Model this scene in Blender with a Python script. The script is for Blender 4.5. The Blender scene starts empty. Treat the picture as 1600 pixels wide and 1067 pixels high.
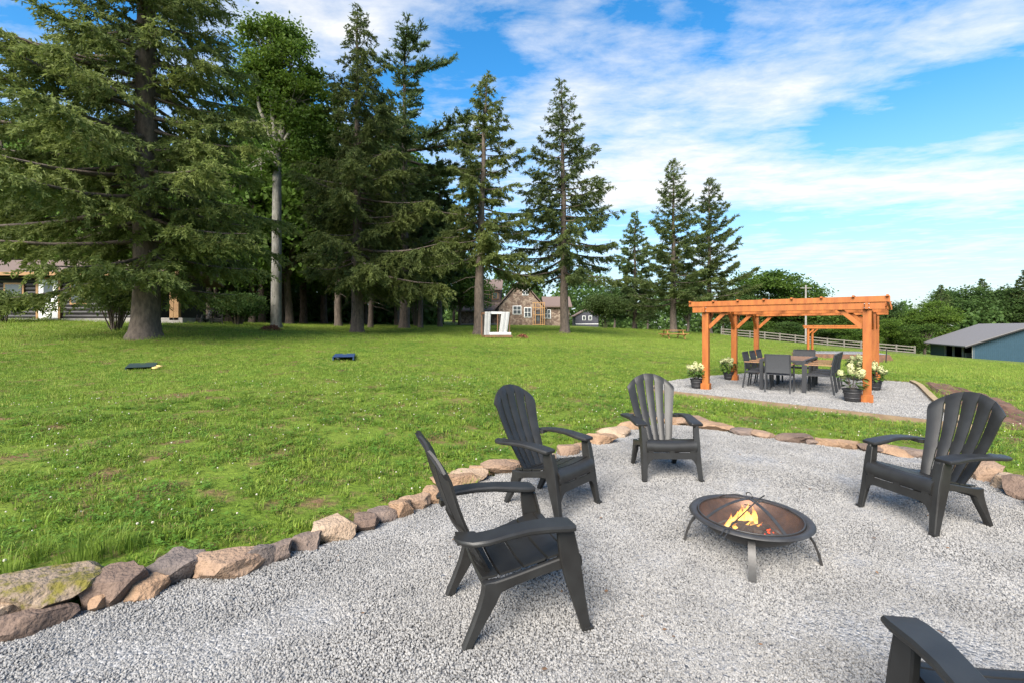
import bpy, bmesh, math, random
import numpy as np
from mathutils import Vector, Matrix, noise as mnoise
R = math.radians
scene = bpy.context.scene
C = scene.collection

# ------------------------------------------------------------------ camera
F, HZ, CH = 711.0, 512.0, 1.5          # focal length in photo pixels, horizon row, eye height
cam = bpy.data.cameras.new('camera'); cam.lens = 16; cam.sensor_width = 36
cam.shift_y = -(533.5 - HZ) / 1600.0
cam.clip_start = .05; cam.clip_end = 3000
camo = bpy.data.objects.new('camera', cam); C.objects.link(camo)
camo.location = (0, 0, CH); camo.rotation_euler = (R(90), 0, 0)
scene.camera = camo

# ------------------------------------------------------------------ sky, sun, exposure
SUN = Vector((-.34, -.70, .63)).normalized()
world = bpy.data.worlds.new('World'); scene.world = world; world.use_nodes = True
def build_world():
    nt = world.node_tree; N = nt.nodes; L = nt.links; N.clear()
    def math_(op, a, b=None, clamp=False):
        n = N.new('ShaderNodeMath'); n.operation = op; n.use_clamp = clamp
        for i, v in enumerate((a, b)):
            if v is None: continue
            if isinstance(v, (int, float)): n.inputs[i].default_value = v
            else: L.new(v, n.inputs[i])
        return n.outputs[0]
    out = N.new('ShaderNodeOutputWorld'); bg = N.new('ShaderNodeBackground'); L.new(bg.outputs[0], out.inputs[0])
    bg.inputs[1].default_value = .135
    sky = N.new('ShaderNodeTexSky'); sky.sky_type = 'NISHITA'; sky.sun_disc = False
    sky.sun_elevation = math.asin(SUN.z); sky.sun_rotation = math.atan2(SUN.x, SUN.y)
    sky.air_density = 1.0; sky.dust_density = .2; sky.ozone_density = 2.2; sky.altitude = 300
    tc = N.new('ShaderNodeTexCoord'); sep = N.new('ShaderNodeSeparateXYZ'); L.new(tc.outputs['Generated'], sep.inputs[0])
    z = math_('MAXIMUM', sep.outputs[2], .03)
    qx = math_('DIVIDE', sep.outputs[0], z); qy = math_('DIVIDE', sep.outputs[1], z)
    comb = N.new('ShaderNodeCombineXYZ'); L.new(qx, comb.inputs[0]); L.new(qy, comb.inputs[1])
    def fbm(scale, detail, rough, off, sx, sy, dist=0.):
        mp = N.new('ShaderNodeMapping'); mp.inputs['Location'].default_value = off; mp.inputs['Scale'].default_value = (sx, sy, 1)
        L.new(comb.outputs[0], mp.inputs[0])
        n = N.new('ShaderNodeTexNoise'); n.inputs['Scale'].default_value = scale; n.inputs['Detail'].default_value = detail
        n.inputs['Roughness'].default_value = rough; n.inputs['Distortion'].default_value = dist
        L.new(mp.outputs[0], n.inputs['Vector']); return n.outputs[0]
    base = fbm(1.7, 9, .60, (3.1, 1.7, 0), .95, 1.1, .15)
    fine = fbm(5.0, 8, .65, (7, 2, 0), .7, 1.2, .3)
    val = math_('ADD', math_('MULTIPLY', base, .67), math_('MULTIPLY', fine, .36))
    # cloud banks lying on the cloud deck: centre (qx, qy), half sizes, weight
    bias = None
    for cx, cy, rx, ry, w in [(2.9, 3.25, 2.2, .52, .27), (.95, 3.0, .75, .9, .22), (.75, 1.95, .75, .45, .10), (1.6, 1.50, .7, .20, .10), (-.62, 1.52, .30, .24, .20), (.1, 1.45, .4, .2, -.02), (-.1, 2.3, .5, .4, .06),
                              (1.9, 2.25, .6, .45, -.16), (-.2, 1.7, .3, .4, -.10), (2.2, 4.6, 1.6, .5, -.10),
                              (3.5, 6.2, 3.2, 1.0, .12), (-3, 3, 2, 2, .05), (0, -3, 6, 4, .08)]:
        a = math_('DIVIDE', math_('SUBTRACT', qx, cx), rx); b = math_('DIVIDE', math_('SUBTRACT', qy, cy), ry)
        r2 = math_('ADD', math_('MULTIPLY', a, a), math_('MULTIPLY', b, b))
        g = math_('MULTIPLY', math_('EXPONENT', math_('MULTIPLY', r2, -1.)), w)
        bias = g if bias is None else math_('ADD', bias, g)
    val = math_('ADD', val, bias)
    ramp = N.new('ShaderNodeValToRGB'); L.new(val, ramp.inputs[0])
    e = ramp.color_ramp.elements; e[0].position = .500; e[0].color = (0, 0, 0, 1); e[1].position = .82; e[1].color = (1, 1, 1, 1)
    m = e.new(.62); m.color = (.42, .42, .42, 1)
    # thin veil towards the horizon
    veil = math_('MULTIPLY', math_('POWER', math_('SUBTRACT', 1., math_('MINIMUM', math_('MULTIPLY', z, 2.4), 1.)), 1.3), .95)
    fac = math_('MULTIPLY', ramp.outputs[0], .94)
    shade = N.new('ShaderNodeMix'); shade.data_type = 'RGBA'; L.new(fine, shade.inputs['Factor'])
    shade.inputs['A'].default_value = (2.7, 2.85, 3.05, 1); shade.inputs['B'].default_value = (3.7, 3.8, 3.95, 1)
    hs = N.new('ShaderNodeHueSaturation'); hs.inputs['Hue'].default_value = .497; hs.inputs['Saturation'].default_value = 1.38; hs.inputs['Value'].default_value = .92
    L.new(sky.outputs[0], hs.inputs['Color'])
    mx = N.new('ShaderNodeMix'); mx.data_type = 'RGBA'; L.new(fac, mx.inputs['Factor'])
    vm = N.new('ShaderNodeMix'); vm.data_type = 'RGBA'; L.new(veil, vm.inputs['Factor']); L.new(hs.outputs[0], vm.inputs['A']); vm.inputs['B'].default_value = (1.75, 2.25, 2.7, 1)
    L.new(vm.outputs['Result'], mx.inputs['A']); L.new(shade.outputs['Result'], mx.inputs['B'])
    L.new(mx.outputs['Result'], bg.inputs[0])
build_world()
sl = bpy.data.lights.new('sun', 'SUN'); sl.energy = 4.2; sl.angle = R(40); sl.color = (1, .95, .88)
so = bpy.data.objects.new('sun', sl); C.objects.link(so); so.rotation_euler = SUN.to_track_quat('Z', 'Y').to_euler()
scene.view_settings.view_transform = 'Standard'; scene.view_settings.look = 'None'
scene.view_settings.exposure = 1.28; scene.view_settings.gamma = 1
scene.view_settings.use_white_balance = True; scene.view_settings.white_balance_temperature = 6900; scene.view_settings.white_balance_tint = 10
scene.cycles.max_bounces = 6; scene.cycles.transparent_max_bounces = 12; scene.cycles.use_denoising = True

# ------------------------------------------------------------------ helpers
def px(u, y, Y): return Vector(((u - 800) / F * Y, Y, CH - (y - HZ) / F * Y))
def gp(u, y, z=0.):
    Y = F * (CH - z) / (y - HZ); return Vector(((u - 800) / F * Y, Y, z))

def tag(o, label=None, cat=None, group=None, kind=None):
    if label: o['label'] = label
    if cat: o['category'] = cat
    if group: o['group'] = group
    if kind: o['kind'] = kind
    return o
def empty(name, loc=(0, 0, 0), rz=0, label=None, cat=None, group=None):
    o = bpy.data.objects.new(name, None); C.objects.link(o); o.location = loc; o.rotation_euler = (0, 0, rz); o.empty_display_size = .2
    return tag(o, label, cat, group)
def link(name, me, parent=None):
    o = bpy.data.objects.new(name, me); C.objects.link(o)
    if parent: o.parent = parent
    return o
def copy_tree(o, parent=None):
    c = o.copy(); C.objects.link(c); c.parent = parent
    for ch in list(o.children): copy_tree(ch, c)
    return c

class MB:
    def __init__(s): s.v = []; s.f = []
    def add(s, vs, fs):
        k = len(s.v); s.v += [tuple(v) for v in vs]; s.f += [[i + k for i in f] for f in fs]; return s
    def box(s, c, d, rot=None):
        M = rot.to_matrix() if hasattr(rot, 'to_matrix') else (rot if rot else Matrix.Identity(3)); c = Vector(c)
        vs = [c + M @ Vector((x * d[0] / 2, y * d[1] / 2, z * d[2] / 2)) for x in (-1, 1) for y in (-1, 1) for z in (-1, 1)]
        return s.add(vs, [(0, 1, 3, 2), (4, 6, 7, 5), (0, 4, 5, 1), (2, 3, 7, 6), (0, 2, 6, 4), (1, 5, 7, 3)])
    def bar(s, a, b, w, h, up=(0, 0, 1)):
        a = Vector(a); b = Vector(b); d = (b - a).normalized(); up = Vector(up)
        x = d.cross(up)
        if x.length < 1e-3: x = d.cross(Vector((1, 0, 0)))
        x.normalize(); y = x.cross(d)
        q = [(-w / 2, -h / 2), (w / 2, -h / 2), (w / 2, h / 2), (-w / 2, h / 2)]
        return s.loft([[a + x * i + y * j for i, j in q], [b + x * i + y * j for i, j in q]])
    def loft(s, secs, cap=True, closed=True):
        n = len(secs[0]); vs = [p for q in secs for p in q]; fs = []
        for i in range(len(secs) - 1):
            for j in range(n if closed else n - 1):
                fs.append((i * n + j, i * n + (j + 1) % n, (i + 1) * n + (j + 1) % n, (i + 1) * n + j))
        if cap and closed: fs += [tuple(range(n))[::-1], tuple((len(secs) - 1) * n + j for j in range(n))]
        return s.add(vs, fs)
    def tube(s, pts, r, n=8, cap=True):
        pts = [Vector(p) for p in pts]; rs = r if isinstance(r, (list, tuple)) else [r] * len(pts); secs = []; ref = None
        for i, p in enumerate(pts):
            d = (pts[min(i + 1, len(pts) - 1)] - pts[max(i - 1, 0)]).normalized()
            if ref is None: ref = Vector((0, 0, 1)) if abs(d.z) < .9 else Vector((1, 0, 0))
            x = d.cross(ref).normalized(); y = d.cross(x).normalized(); ref = -y if False else ref
            secs.append([p + (x * math.cos(6.28318 * k / n) + y * math.sin(6.28318 * k / n)) * rs[i] for k in range(n)])
        return s.loft(secs, cap)
    def lathe(s, prof, n=32, c=(0, 0, 0), cap=False):
        c = Vector(c)
        return s.loft([[c + Vector((r * math.cos(2 * math.pi * k / n), r * math.sin(2 * math.pi * k / n), z)) for k in range(n)] for r, z in prof], cap)
    def prism(s, poly, z0, z1):
        return s.loft([[Vector((x, y, z0)) for x, y in poly], [Vector((x, y, z1)) for x, y in poly]])
    def build(s, name, mat, parent=None, smooth=None, bevel=0):
        me = bpy.data.meshes.new(name); me.from_pydata(s.v, [], s.f); me.validate()
        bm = bmesh.new(); bm.from_mesh(me)
        bmesh.ops.recalc_face_normals(bm, faces=bm.faces)
        if bevel:
            bmesh.ops.bevel(bm, geom=[e for e in bm.edges if len(e.link_faces) == 2 and e.calc_face_angle(0) > .6], offset=bevel, segments=2, affect='EDGES', profile=.6)
        bm.to_mesh(me); bm.free()
        if smooth:
            me.shade_smooth(); me.set_sharp_from_angle(angle=R(smooth))
        if mat: me.materials.append(mat)
        return link(name, me, parent)

def np_mesh(name, V, nper, mat, smooth=False):
    """V: (n, nper, 3) array of separate polygons"""
    n = len(V); me = bpy.data.meshes.new(name)
    me.vertices.add(n * nper); me.vertices.foreach_set('co', V.reshape(-1).astype(np.float32))
    me.loops.add(n * nper); me.loops.foreach_set('vertex_index', np.arange(n * nper, dtype=np.int32))
    me.polygons.add(n); me.polygons.foreach_set('loop_start', np.arange(n, dtype=np.int32) * nper)
    me.update(calc_edges=True)
    if mat: me.materials.append(mat)
    return me

# ------------------------------------------------------------------ materials
MATS = {}
def pm(name, c1, c2=None, scale=5., rough=.7, bump=0., bscale=None, metal=0., spec=.5, detail=6, stretch=(1, 1, 1), coord='Object', lo=.35, hi=.65, rand=0., transl=0.):
    if name in MATS: return MATS[name]
    m = bpy.data.materials.new(name); MATS[name] = m; m.use_nodes = True; nt = m.node_tree; N = nt.nodes; L = nt.links
    b = N['Principled BSDF']; b.inputs['Roughness'].default_value = rough; b.inputs['Metallic'].default_value = metal
    b.inputs['Specular IOR Level'].default_value = spec
    c2 = c2 or tuple(x * .75 for x in c1)
    tc = N.new('ShaderNodeTexCoord'); mp = N.new('ShaderNodeMapping'); mp.inputs['Scale'].default_value = stretch; L.new(tc.outputs[coord], mp.inputs[0])
    ns = N.new('ShaderNodeTexNoise'); ns.inputs['Scale'].default_value = scale; ns.inputs['Detail'].default_value = detail; ns.inputs['Roughness'].default_value = .6; L.new(mp.outputs[0], ns.inputs['Vector'])
    rp = N.new('ShaderNodeValToRGB'); L.new(ns.outputs[0], rp.inputs[0]); e = rp.color_ramp.elements
    e[0].position = lo; e[0].color = (*c1, 1); e[1].position = hi; e[1].color = (*c2, 1)
    col = rp.outputs[0]
    if rand:
        g = N.new('ShaderNodeNewGeometry'); oi = N.new('ShaderNodeObjectInfo')
        ad = N.new('ShaderNodeMath'); ad.operation = 'ADD'; L.new(g.outputs['Random Per Island'], ad.inputs[0]); L.new(oi.outputs['Random'], ad.inputs[1])
        mr = N.new('ShaderNodeMapRange'); mr.inputs['From Max'].default_value = 2; mr.inputs['To Min'].default_value = 1 - rand; mr.inputs['To Max'].default_value = 1 + rand; L.new(ad.outputs[0], mr.inputs[0])
        hs = N.new('ShaderNodeHueSaturation'); L.new(mr.outputs[0], hs.inputs['Value']); L.new(col, hs.inputs['Color']); col = hs.outputs[0]
    L.new(col, b.inputs['Base Color'])
    if bump:
        n2 = N.new('ShaderNodeTexNoise'); n2.inputs['Scale'].default_value = bscale or scale * 3; n2.inputs['Detail'].default_value = 6; L.new(mp.outputs[0], n2.inputs['Vector'])
        bp = N.new('ShaderNodeBump'); bp.inputs['Strength'].default_value = bump; bp.inputs['Distance'].default_value = .02; L.new(n2.outputs[0], bp.inputs['Height']); L.new(bp.outputs[0], b.inputs['Normal'])
    if transl:
        tr = N.new('ShaderNodeBsdfTranslucent'); L.new(col, tr.inputs[0]); mx = N.new('ShaderNodeMixShader'); mx.inputs[0].default_value = transl
        L.new(b.outputs[0], mx.inputs[1]); L.new(tr.outputs[0], mx.inputs[2]); L.new(mx.outputs[0], N['Material Output'].inputs[0])
    return m
def emis(name, col, st):
    m = bpy.data.materials.new(name); m.use_nodes = True; N = m.node_tree.nodes; b = N['Principled BSDF']
    b.inputs['Base Color'].default_value = (0.02, .01, .01, 1); b.inputs['Emission Color'].default_value = (*col, 1); b.inputs['Emission Strength'].default_value = st
    return m
PLASTIC = pm('charcoal_plastic', (0.015, 0.014, 0.013), (0.023, 0.023, 0.022), 7, .46, .05, 300, spec=.45)
CEDAR = pm('cedar_stain', (0.371, 0.113, 0.016), (0.281, 0.073, 0.009), 5, .6, .12, 40, stretch=(2.5, 2.5, .5), rand=.14)
DMETAL = pm('dark_grey_metal', (0.025, 0.026, 0.029), (0.032, 0.033, 0.036), 8, .5)
SLING = pm('grey_sling', (0.043, 0.045, 0.049), (0.054, 0.056, 0.061), 60, .8)
TEAK = pm('teak_plank', (0.336, 0.184, 0.096), (0.240, 0.124, 0.064), 6, .6, stretch=(1, 6, 1))
BARK = pm('spruce_bark', (0.128, 0.100, 0.080), (0.060, 0.046, 0.038), 9, .95, .9, 14, stretch=(1, 1, .4))
GREYBARK = pm('pale_bark', (0.288, 0.272, 0.232), (0.136, 0.124, 0.104), 6, .95, .8, 12, stretch=(1, 1, .35))
TWIG = pm('twig', (.13, .10, .08), (.08, .06, .05), 5, .95)
def leafmat(name, a, b, scale=.35, rand=.45, tr=.45): return pm(name, a, b, scale, .65, spec=.25, rand=rand, transl=tr, lo=.38, hi=.62, detail=4)
SPRUCE = leafmat('spruce_needles', (0.167, 0.202, 0.053), (0.099, 0.133, 0.040), .45)
SPRUCE2 = leafmat('spruce_needles_dark', (0.136, 0.174, 0.051), (0.087, 0.124, 0.040), .4)
PINE = leafmat('pine_needles', (0.112, 0.158, 0.053), (0.074, 0.115, 0.040), .5)
FARCON = leafmat('far_conifer_needles', (0.112, 0.155, 0.046), (0.074, 0.112, 0.037), .3)
MAPLE = leafmat('maple_leaves', (0.099, 0.167, 0.026), (0.059, 0.118, 0.019), .5)
MAPLE2 = leafmat('bright_leaves', (0.118, 0.186, 0.026), (0.074, 0.136, 0.019), .5)
DARKLEAF = leafmat('shade_leaves', (0.081, 0.140, 0.034), (0.053, 0.102, 0.026), .5)

# ------------------------------------------------------------------ terrain
def inpoly(P, poly):
    x, y = P[..., 0], P[..., 1]; r = np.zeros(x.shape, bool); n = len(poly)
    for i in range(n):
        x1, y1 = poly[i]; x2, y2 = poly[(i + 1) % n]
        c = ((y1 > y) != (y2 > y)) & (x < (x2 - x1) * (y - y1) / (y2 - y1 + 1e-12) + x1); r ^= c
    return r
def dpoly(P, poly):
    d = np.full(P.shape[:-1], 1e9); n = len(poly); A = np.array(poly)
    for i in range(n):
        a = A[i]; b = A[(i + 1) % n]; ab = b - a; t = np.clip(((P - a) @ ab) / (ab @ ab), 0, 1)
        d = np.minimum(d, np.linalg.norm(P - (a + t[..., None] * ab), axis=-1))
    return d
# inner edge of the stone border, read off the photograph on level ground
EDGE = [gp(*q)[:2] for q in [(0, 985), (90, 975), (160, 950), (235, 935), (320, 905), (400, 887), (460, 868), (545, 845), (600, 825), (660, 797), (730, 765), (800, 740), (870, 712), (935, 692), (985, 672), (1030, 664), (1080, 667), (1140, 677), (1230, 690), (1330, 700), (1430, 712)]]
EDGE += [(4.85, 4.55), (4.45, 3.85), (3.85, 3.15), (3.75, 2.2), (3.9, 1.0)]
EDGE = [(-3.6, 1.55)] + EDGE
PATIO = [tuple(p) for p in EDGE] + [(4.2, -3.5), (-5.2, -3.5)]
PAD = [(6.79, 6.79), (3.25, 10.75), (4.27, 12.7), (5.76, 14.0), (7.45, 14.85), (8.55, 15.7), (9.8, 13.95), (10.96, 12.47), (10.4, 11.6), (8.67, 9.35)]
PATIO = [(x + (x - 1.2) / max(.1, math.hypot(x - 1.2, y - 3)) * .10, y + (y - 3) / max(.1, math.hypot(x - 1.2, y - 3)) * .10) for x, y in PATIO]
CP = []
def cp(u, y, Y): p = px(u, y, Y); CP.append((p.x, p.y, p.z))
for q in [(228, 527, 18), (430, 514, 28), (558, 522, 28), (748, 523, 29), (882, 520, 33), (775, 528, 27), (800, 508, 68), (720, 509, 66), (915, 510, 75), (950, 512, 60), (1052, 530, 39), (1052, 519, 46), (1110, 521, 48),
          (1127, 526, 75), (1200, 532, 73), (1300, 543, 69), (1429, 555, 65), (1290, 561, 34), (1250, 560, 34.5), (1454, 557, 81), (1520, 564, 65.6), (1600, 570, 63), (226, 578, 12), (540, 560, 14), (0, 640, 6.6), (0, 535, 17), (100, 512, 21.5), (80, 499, 25), (-150, 500, 25), (300, 505, 24),
          (700, 600, 9.5), (850, 560, 17), (1000, 545, 24), (1400, 575, 22), (1550, 590, 18), (600, 507, 60), (400, 507, 50)]: cp(*q)
CP += [(0, 2, .0), (2, 4, 0), (-2.4, 1.5, 0), (4, 3, 0), (2.4, 6.8, 0.02), (5, 6, .02), (4, 8.4, .02), (-1, 4.6, .06), (-3, 3.2, .1), (7.5, 11, 0), (5, 11.5, 0), (7, 14, .02), (9, 15, .0), (10.5, 13, 0), (8.5, 9, 0), (7, 7, 0), (6, 3, 0), (8, 6, -.02), (12, 9, -.15),
       (0, -8, 0), (-10, -6, .1), (12, -5, -.2), (-60, 10, 2.5), (-60, 60, 4), (0, 140, 4), (-90, 130, 6), (90, 140, -4), (160, 60, -6), (60, 0, -2), (60, 110, -3), (0, -80, 0), (-100, -60, 2), (100, -60, -3), (300, 300, -5), (-300, 300, 8), (0, 330, 3), (-300, -300, 0), (300, -300, 0)]
CP = np.array(CP)
def _rbf():
    d = np.linalg.norm(CP[:, None, :2] - CP[None, :, :2], axis=-1); n = len(CP)
    A = np.zeros((n + 1, n + 1)); A[:n, :n] = -d - 0.6 * np.eye(n) * -1; A[:n, n] = 1; A[n, :n] = 1
    return np.linalg.solve(A, np.append(CP[:, 2], 0))
RW = _rbf()
def sstep(x): x = np.clip(x, 0, 1); return x * x * (3 - 2 * x)
def hgt(P):
    P = np.asarray(P, float); s = P.shape[:-1]; Q = P.reshape(-1, 2); out = np.empty(len(Q))
    for i in range(0, len(Q), 20000):
        q = Q[i:i + 20000]; out[i:i + 20000] = -np.linalg.norm(q[:, None] - CP[None, :, :2], axis=-1) @ RW[:-1] + RW[-1]
    near = np.exp(-((Q[:, 0] ** 2 + (Q[:, 1] - 8) ** 2) / 900.))
    out += near * .035 * (np.sin(Q[:, 0] * 1.3 + 2 * np.sin(Q[:, 1] * .7)) * np.cos(Q[:, 1] * 1.1))
    for poly, lip in ((PATIO, .045), (PAD, .015)):
        d = dpoly(Q, poly); ins = inpoly(Q, poly); sd = np.where(ins, -d, d)
        w = sstep(sd / 1.6); out = out * w + lip * (1 - w)
        out = np.where(sd < .2, np.minimum(out, -.07 + (lip + .07) * sstep((sd + .02) / .22)), out)
    return out.reshape(s)
def gz(x, y): return float(hgt(np.array([[x, y]]))[0])
def onground(u, Y): x = (u - 800) / F * Y; return Vector((x, Y, gz(x, Y)))

def axis(segs):
    a = []
    for lo, hi, st in segs: a += list(np.arange(lo, hi, st))
    return np.array(a + [segs[-1][1]])
gx = axis([(-420, -120, 30), (-120, -40, 6), (-40, -16, 1.5), (-16, -5, .4), (-5, 12, .15), (12, 30, .8), (30, 100, 4), (100, 420, 32)])
gy = axis([(-300, -40, 40), (-40, -4, 4), (-4, 0, .5), (0, 17, .15), (17, 36, .7), (36, 90, 3), (90, 180, 10), (180, 600, 60)])
def grid_mesh(name, X, Y, Z, mat):
    ny, nx = X.shape; V = np.stack([X, Y, Z], -1).reshape(-1, 3)
    i = (np.arange(ny - 1)[:, None] * nx + np.arange(nx - 1)[None]).ravel()
    Fc = np.stack([i, i + 1, i + nx + 1, i + nx], -1)
    me = bpy.data.meshes.new(name); me.vertices.add(len(V)); me.vertices.foreach_set('co', V.ravel())
    me.loops.add(Fc.size); me.loops.foreach_set('vertex_index', Fc.ravel().astype(np.int32)); me.polygons.add(len(Fc)); me.polygons.foreach_set('loop_start', np.arange(len(Fc), dtype=np.int32) * 4)
    me.update(calc_edges=True); me.shade_smooth(); me.materials.append(mat); return me, V, Fc

def lawn_material():
    m = bpy.data.materials.new('lawn_ground'); m.use_nodes = True; nt = m.node_tree; N = nt.nodes; L = nt.links; b = N['Principled BSDF']; b.inputs['Roughness'].default_value = .95; b.inputs['Specular IOR Level'].default_value = .15
    tc = N.new('ShaderNodeTexCoord')
    def nz(s, d, r=.6):
        n = N.new('ShaderNodeTexNoise'); n.inputs['Scale'].default_value = s; n.inputs['Detail'].default_value = d; n.inputs['Roughness'].default_value = r; L.new(tc.outputs['Object'], n.inputs['Vector']); return n.outputs[0]
    def ramp(f, *els):
        r = N.new('ShaderNodeValToRGB'); L.new(f, r.inputs[0]); e = r.color_ramp.elements
        e[0].position, e[0].color = els[0][0], (*els[0][1], 1); e[1].position, e[1].color = els[-1][0], (*els[-1][1], 1)
        for p, c in els[1:-1]: k = e.new(p); k.color = (*c, 1)
        return r.outputs[0]
    g1 = ramp(nz(.45, 8), (.3, (0.077, 0.133, 0.015)), (.5, (0.124, 0.186, 0.024)), (.7, (0.161, 0.205, 0.034)))
    g2 = ramp(nz(14, 6), (.3, (.55, .55, .5)), (.7, (1.15, 1.15, 1.1)))
    mu = N.new('ShaderNodeMix'); mu.data_type = 'RGBA'; mu.blend_type = 'MULTIPLY'; mu.inputs['Factor'].default_value = .8; L.new(g1, mu.inputs['A']); L.new(g2, mu.inputs['B'])
    soil = ramp(nz(1.7, 7, .65), (.53, (0, 0, 0)), (.64, (.95, .95, .95)))
    sc = ramp(nz(9, 5), (.3, (.13, .075, .04)), (.7, (.21, .13, .075)))
    mx = N.new('ShaderNodeMix'); mx.data_type = 'RGBA'; L.new(soil, mx.inputs['Factor']); L.new(mu.outputs['Result'], mx.inputs['A']); L.new(sc, mx.inputs['B'])
    L.new(mx.outputs['Result'], b.inputs['Base Color'])
    bp = N.new('ShaderNodeBump'); bp.inputs['Strength'].default_value = .7; bp.inputs['Distance'].default_value = .05; L.new(nz(22, 6), bp.inputs['Height']); L.new(bp.outputs[0], b.inputs['Normal'])
    return m
LAWN = lawn_material()
GX, GY = np.meshgrid(gx, gy); GZ = hgt(np.stack([GX, GY], -1))
gme, GV, GF = grid_mesh('ground', GX, GY, GZ, LAWN)
tag(link('ground', gme), kind='structure')

def gravel_mat():
    m = bpy.data.materials.new('gravel_bed'); m.use_nodes = True; nt = m.node_tree; N = nt.nodes; L = nt.links; b = N['Principled BSDF']; b.inputs['Roughness'].default_value = .9
    tc = N.new('ShaderNodeTexCoord'); v = N.new('ShaderNodeTexVoronoi'); v.inputs['Scale'].default_value = 55; L.new(tc.outputs['Object'], v.inputs['Vector'])
    sp = N.new('ShaderNodeSeparateColor'); L.new(v.outputs['Color'], sp.inputs[0])
    r = N.new('ShaderNodeValToRGB'); L.new(sp.outputs[0], r.inputs[0]); e = r.color_ramp.elements; e[0].color = (.13, .13, .132, 1); e[1].color = (.36, .355, .35, 1)
    L.new(r.outputs[0], b.inputs['Base Color'])
    bp = N.new('ShaderNodeBump'); bp.inputs['Strength'].default_value = 1; bp.inputs['Distance'].default_value = .015; bp.invert = True; L.new(v.outputs['Distance'], bp.inputs['Height']); L.new(bp.outputs[0], b.inputs['Normal'])
    return m
GRAVEL = gravel_mat()
def poly_sheet(name, poly, z, mat):
    bm = bmesh.new(); bm.faces.new([bm.verts.new((x, y, z)) for x, y in poly]); bmesh.ops.triangulate(bm, faces=bm.faces)
    me = bpy.data.meshes.new(name); bm.to_mesh(me); bm.free(); me.materials.append(mat)
    if me.polygons[0].normal.z < 0: me.flip_normals()
    return link(name, me)
tag(poly_sheet('gravel_patio', PATIO, 0., GRAVEL), kind='structure')
tag(poly_sheet('gravel_pad', PAD, .004, GRAVEL), kind='structure')

# scatter with geometry nodes -------------------------------------------------
def scatter(name, V, T, protos, dens, smin, smax, mat_label, seed=1, tilt=.3, full=False):
    """emitter triangles/quads with a per-face density -> instances of protos"""
    me = bpy.data.meshes.new(name); me.from_pydata([tuple(v) for v in V], [], [tuple(t) for t in T])
    at = me.attributes.new('dens', 'FLOAT', 'FACE'); at.data.foreach_set('value', np.asarray(dens, np.float32))
    o = link(name, me); tag(o, mat_label[0], mat_label[1], kind='stuff')
    col = bpy.data.collections.new(name + '_pieces')
    for p in protos: col.objects.link(p)
    g = bpy.data.node_groups.new(name, 'GeometryNodeTree'); g.interface.new_socket('Geometry', in_out='INPUT', socket_type='NodeSocketGeometry'); g.interface.new_socket('Geometry', in_out='OUTPUT', socket_type='NodeSocketGeometry')
    N = g.nodes; L = g.links; gi = N.new('NodeGroupInput'); go = N.new('NodeGroupOutput')
    d = N.new('GeometryNodeDistributePointsOnFaces'); d.inputs['Seed'].default_value = seed
    na = N.new('GeometryNodeInputNamedAttribute'); na.data_type = 'FLOAT'; na.inputs[0].default_value = 'dens'
    L.new(gi.outputs[0], d.inputs['Mesh']); L.new(na.outputs[0], d.inputs['Density'])
    ci = N.new('GeometryNodeCollectionInfo'); ci.inputs[0].default_value = col; ci.inputs['Separate Children'].default_value = True; ci.inputs['Reset Children'].default_value = True
    ip = N.new('GeometryNodeInstanceOnPoints'); ip.inputs['Pick Instance'].default_value = True
    L.new(d.outputs['Points'], ip.inputs['Points']); L.new(ci.outputs[0], ip.inputs['Instance'])
    rv = N.new('FunctionNodeRandomValue'); rv.data_type = 'FLOAT_VECTOR'; t = math.pi if full else tilt
    rv.inputs[0].default_value = (-t, -t, 0); rv.inputs[1].default_value = (t, t, 6.283); L.new(rv.outputs[0], ip.inputs['Rotation'])
    rs = N.new('FunctionNodeRandomValue'); rs.data_type = 'FLOAT'; rs.inputs[2].default_value = smin; rs.inputs[3].default_value = smax; rs.inputs['Seed'].default_value = 5; L.new(rs.outputs[1], ip.inputs['Scale'])
    ri = N.new('FunctionNodeRandomValue'); ri.data_type = 'INT'; ri.inputs[4].default_value = 0; ri.inputs[5].default_value = len(protos) - 1; ri.inputs['Seed'].default_value = 9; L.new(ri.outputs[2], ip.inputs['Instance Index'])
    L.new(ip.outputs[0], go.inputs[0])
    md = o.modifiers.new('scatter', 'NODES'); md.node_group = g
    return o
def proto(name, me): return bpy.data.objects.new(name, me)

# gravel stones
STONE = pm('gravel_stone', (0.263, 0.256, 0.246), (0.201, 0.196, 0.189), 2.2, .85, rand=.34, spec=.3)
STONE_D = pm('gravel_stone_dark', (0.117, 0.116, 0.115), (0.182, 0.179, 0.177), 1.5, .85, rand=.3, spec=.3)
for _m in (STONE, STONE_D):
    _N = _m.node_tree.nodes; _L = _m.node_tree.links; _o = _N.new('ShaderNodeObjectInfo'); _p = [n for n in _N if n.type == 'MAPPING'][0]; _L.new(_o.outputs['Location'], _p.inputs[0])
def pebble(seed, mat):
    bm = bmesh.new(); bmesh.ops.create_icosphere(bm, subdivisions=1, radius=1); rr = random.Random(seed)
    s = (rr.uniform(.8, 1.25), rr.uniform(.6, .9), rr.uniform(.45, .75))
    for v in bm.verts: v.co = Vector([c * k * rr.uniform(.78, 1.18) for c, k in zip(v.co, s)])
    me = bpy.data.meshes.new('pebble'); bm.to_mesh(me); bm.free(); me.materials.append(mat); return proto('pebble', me)
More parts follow.
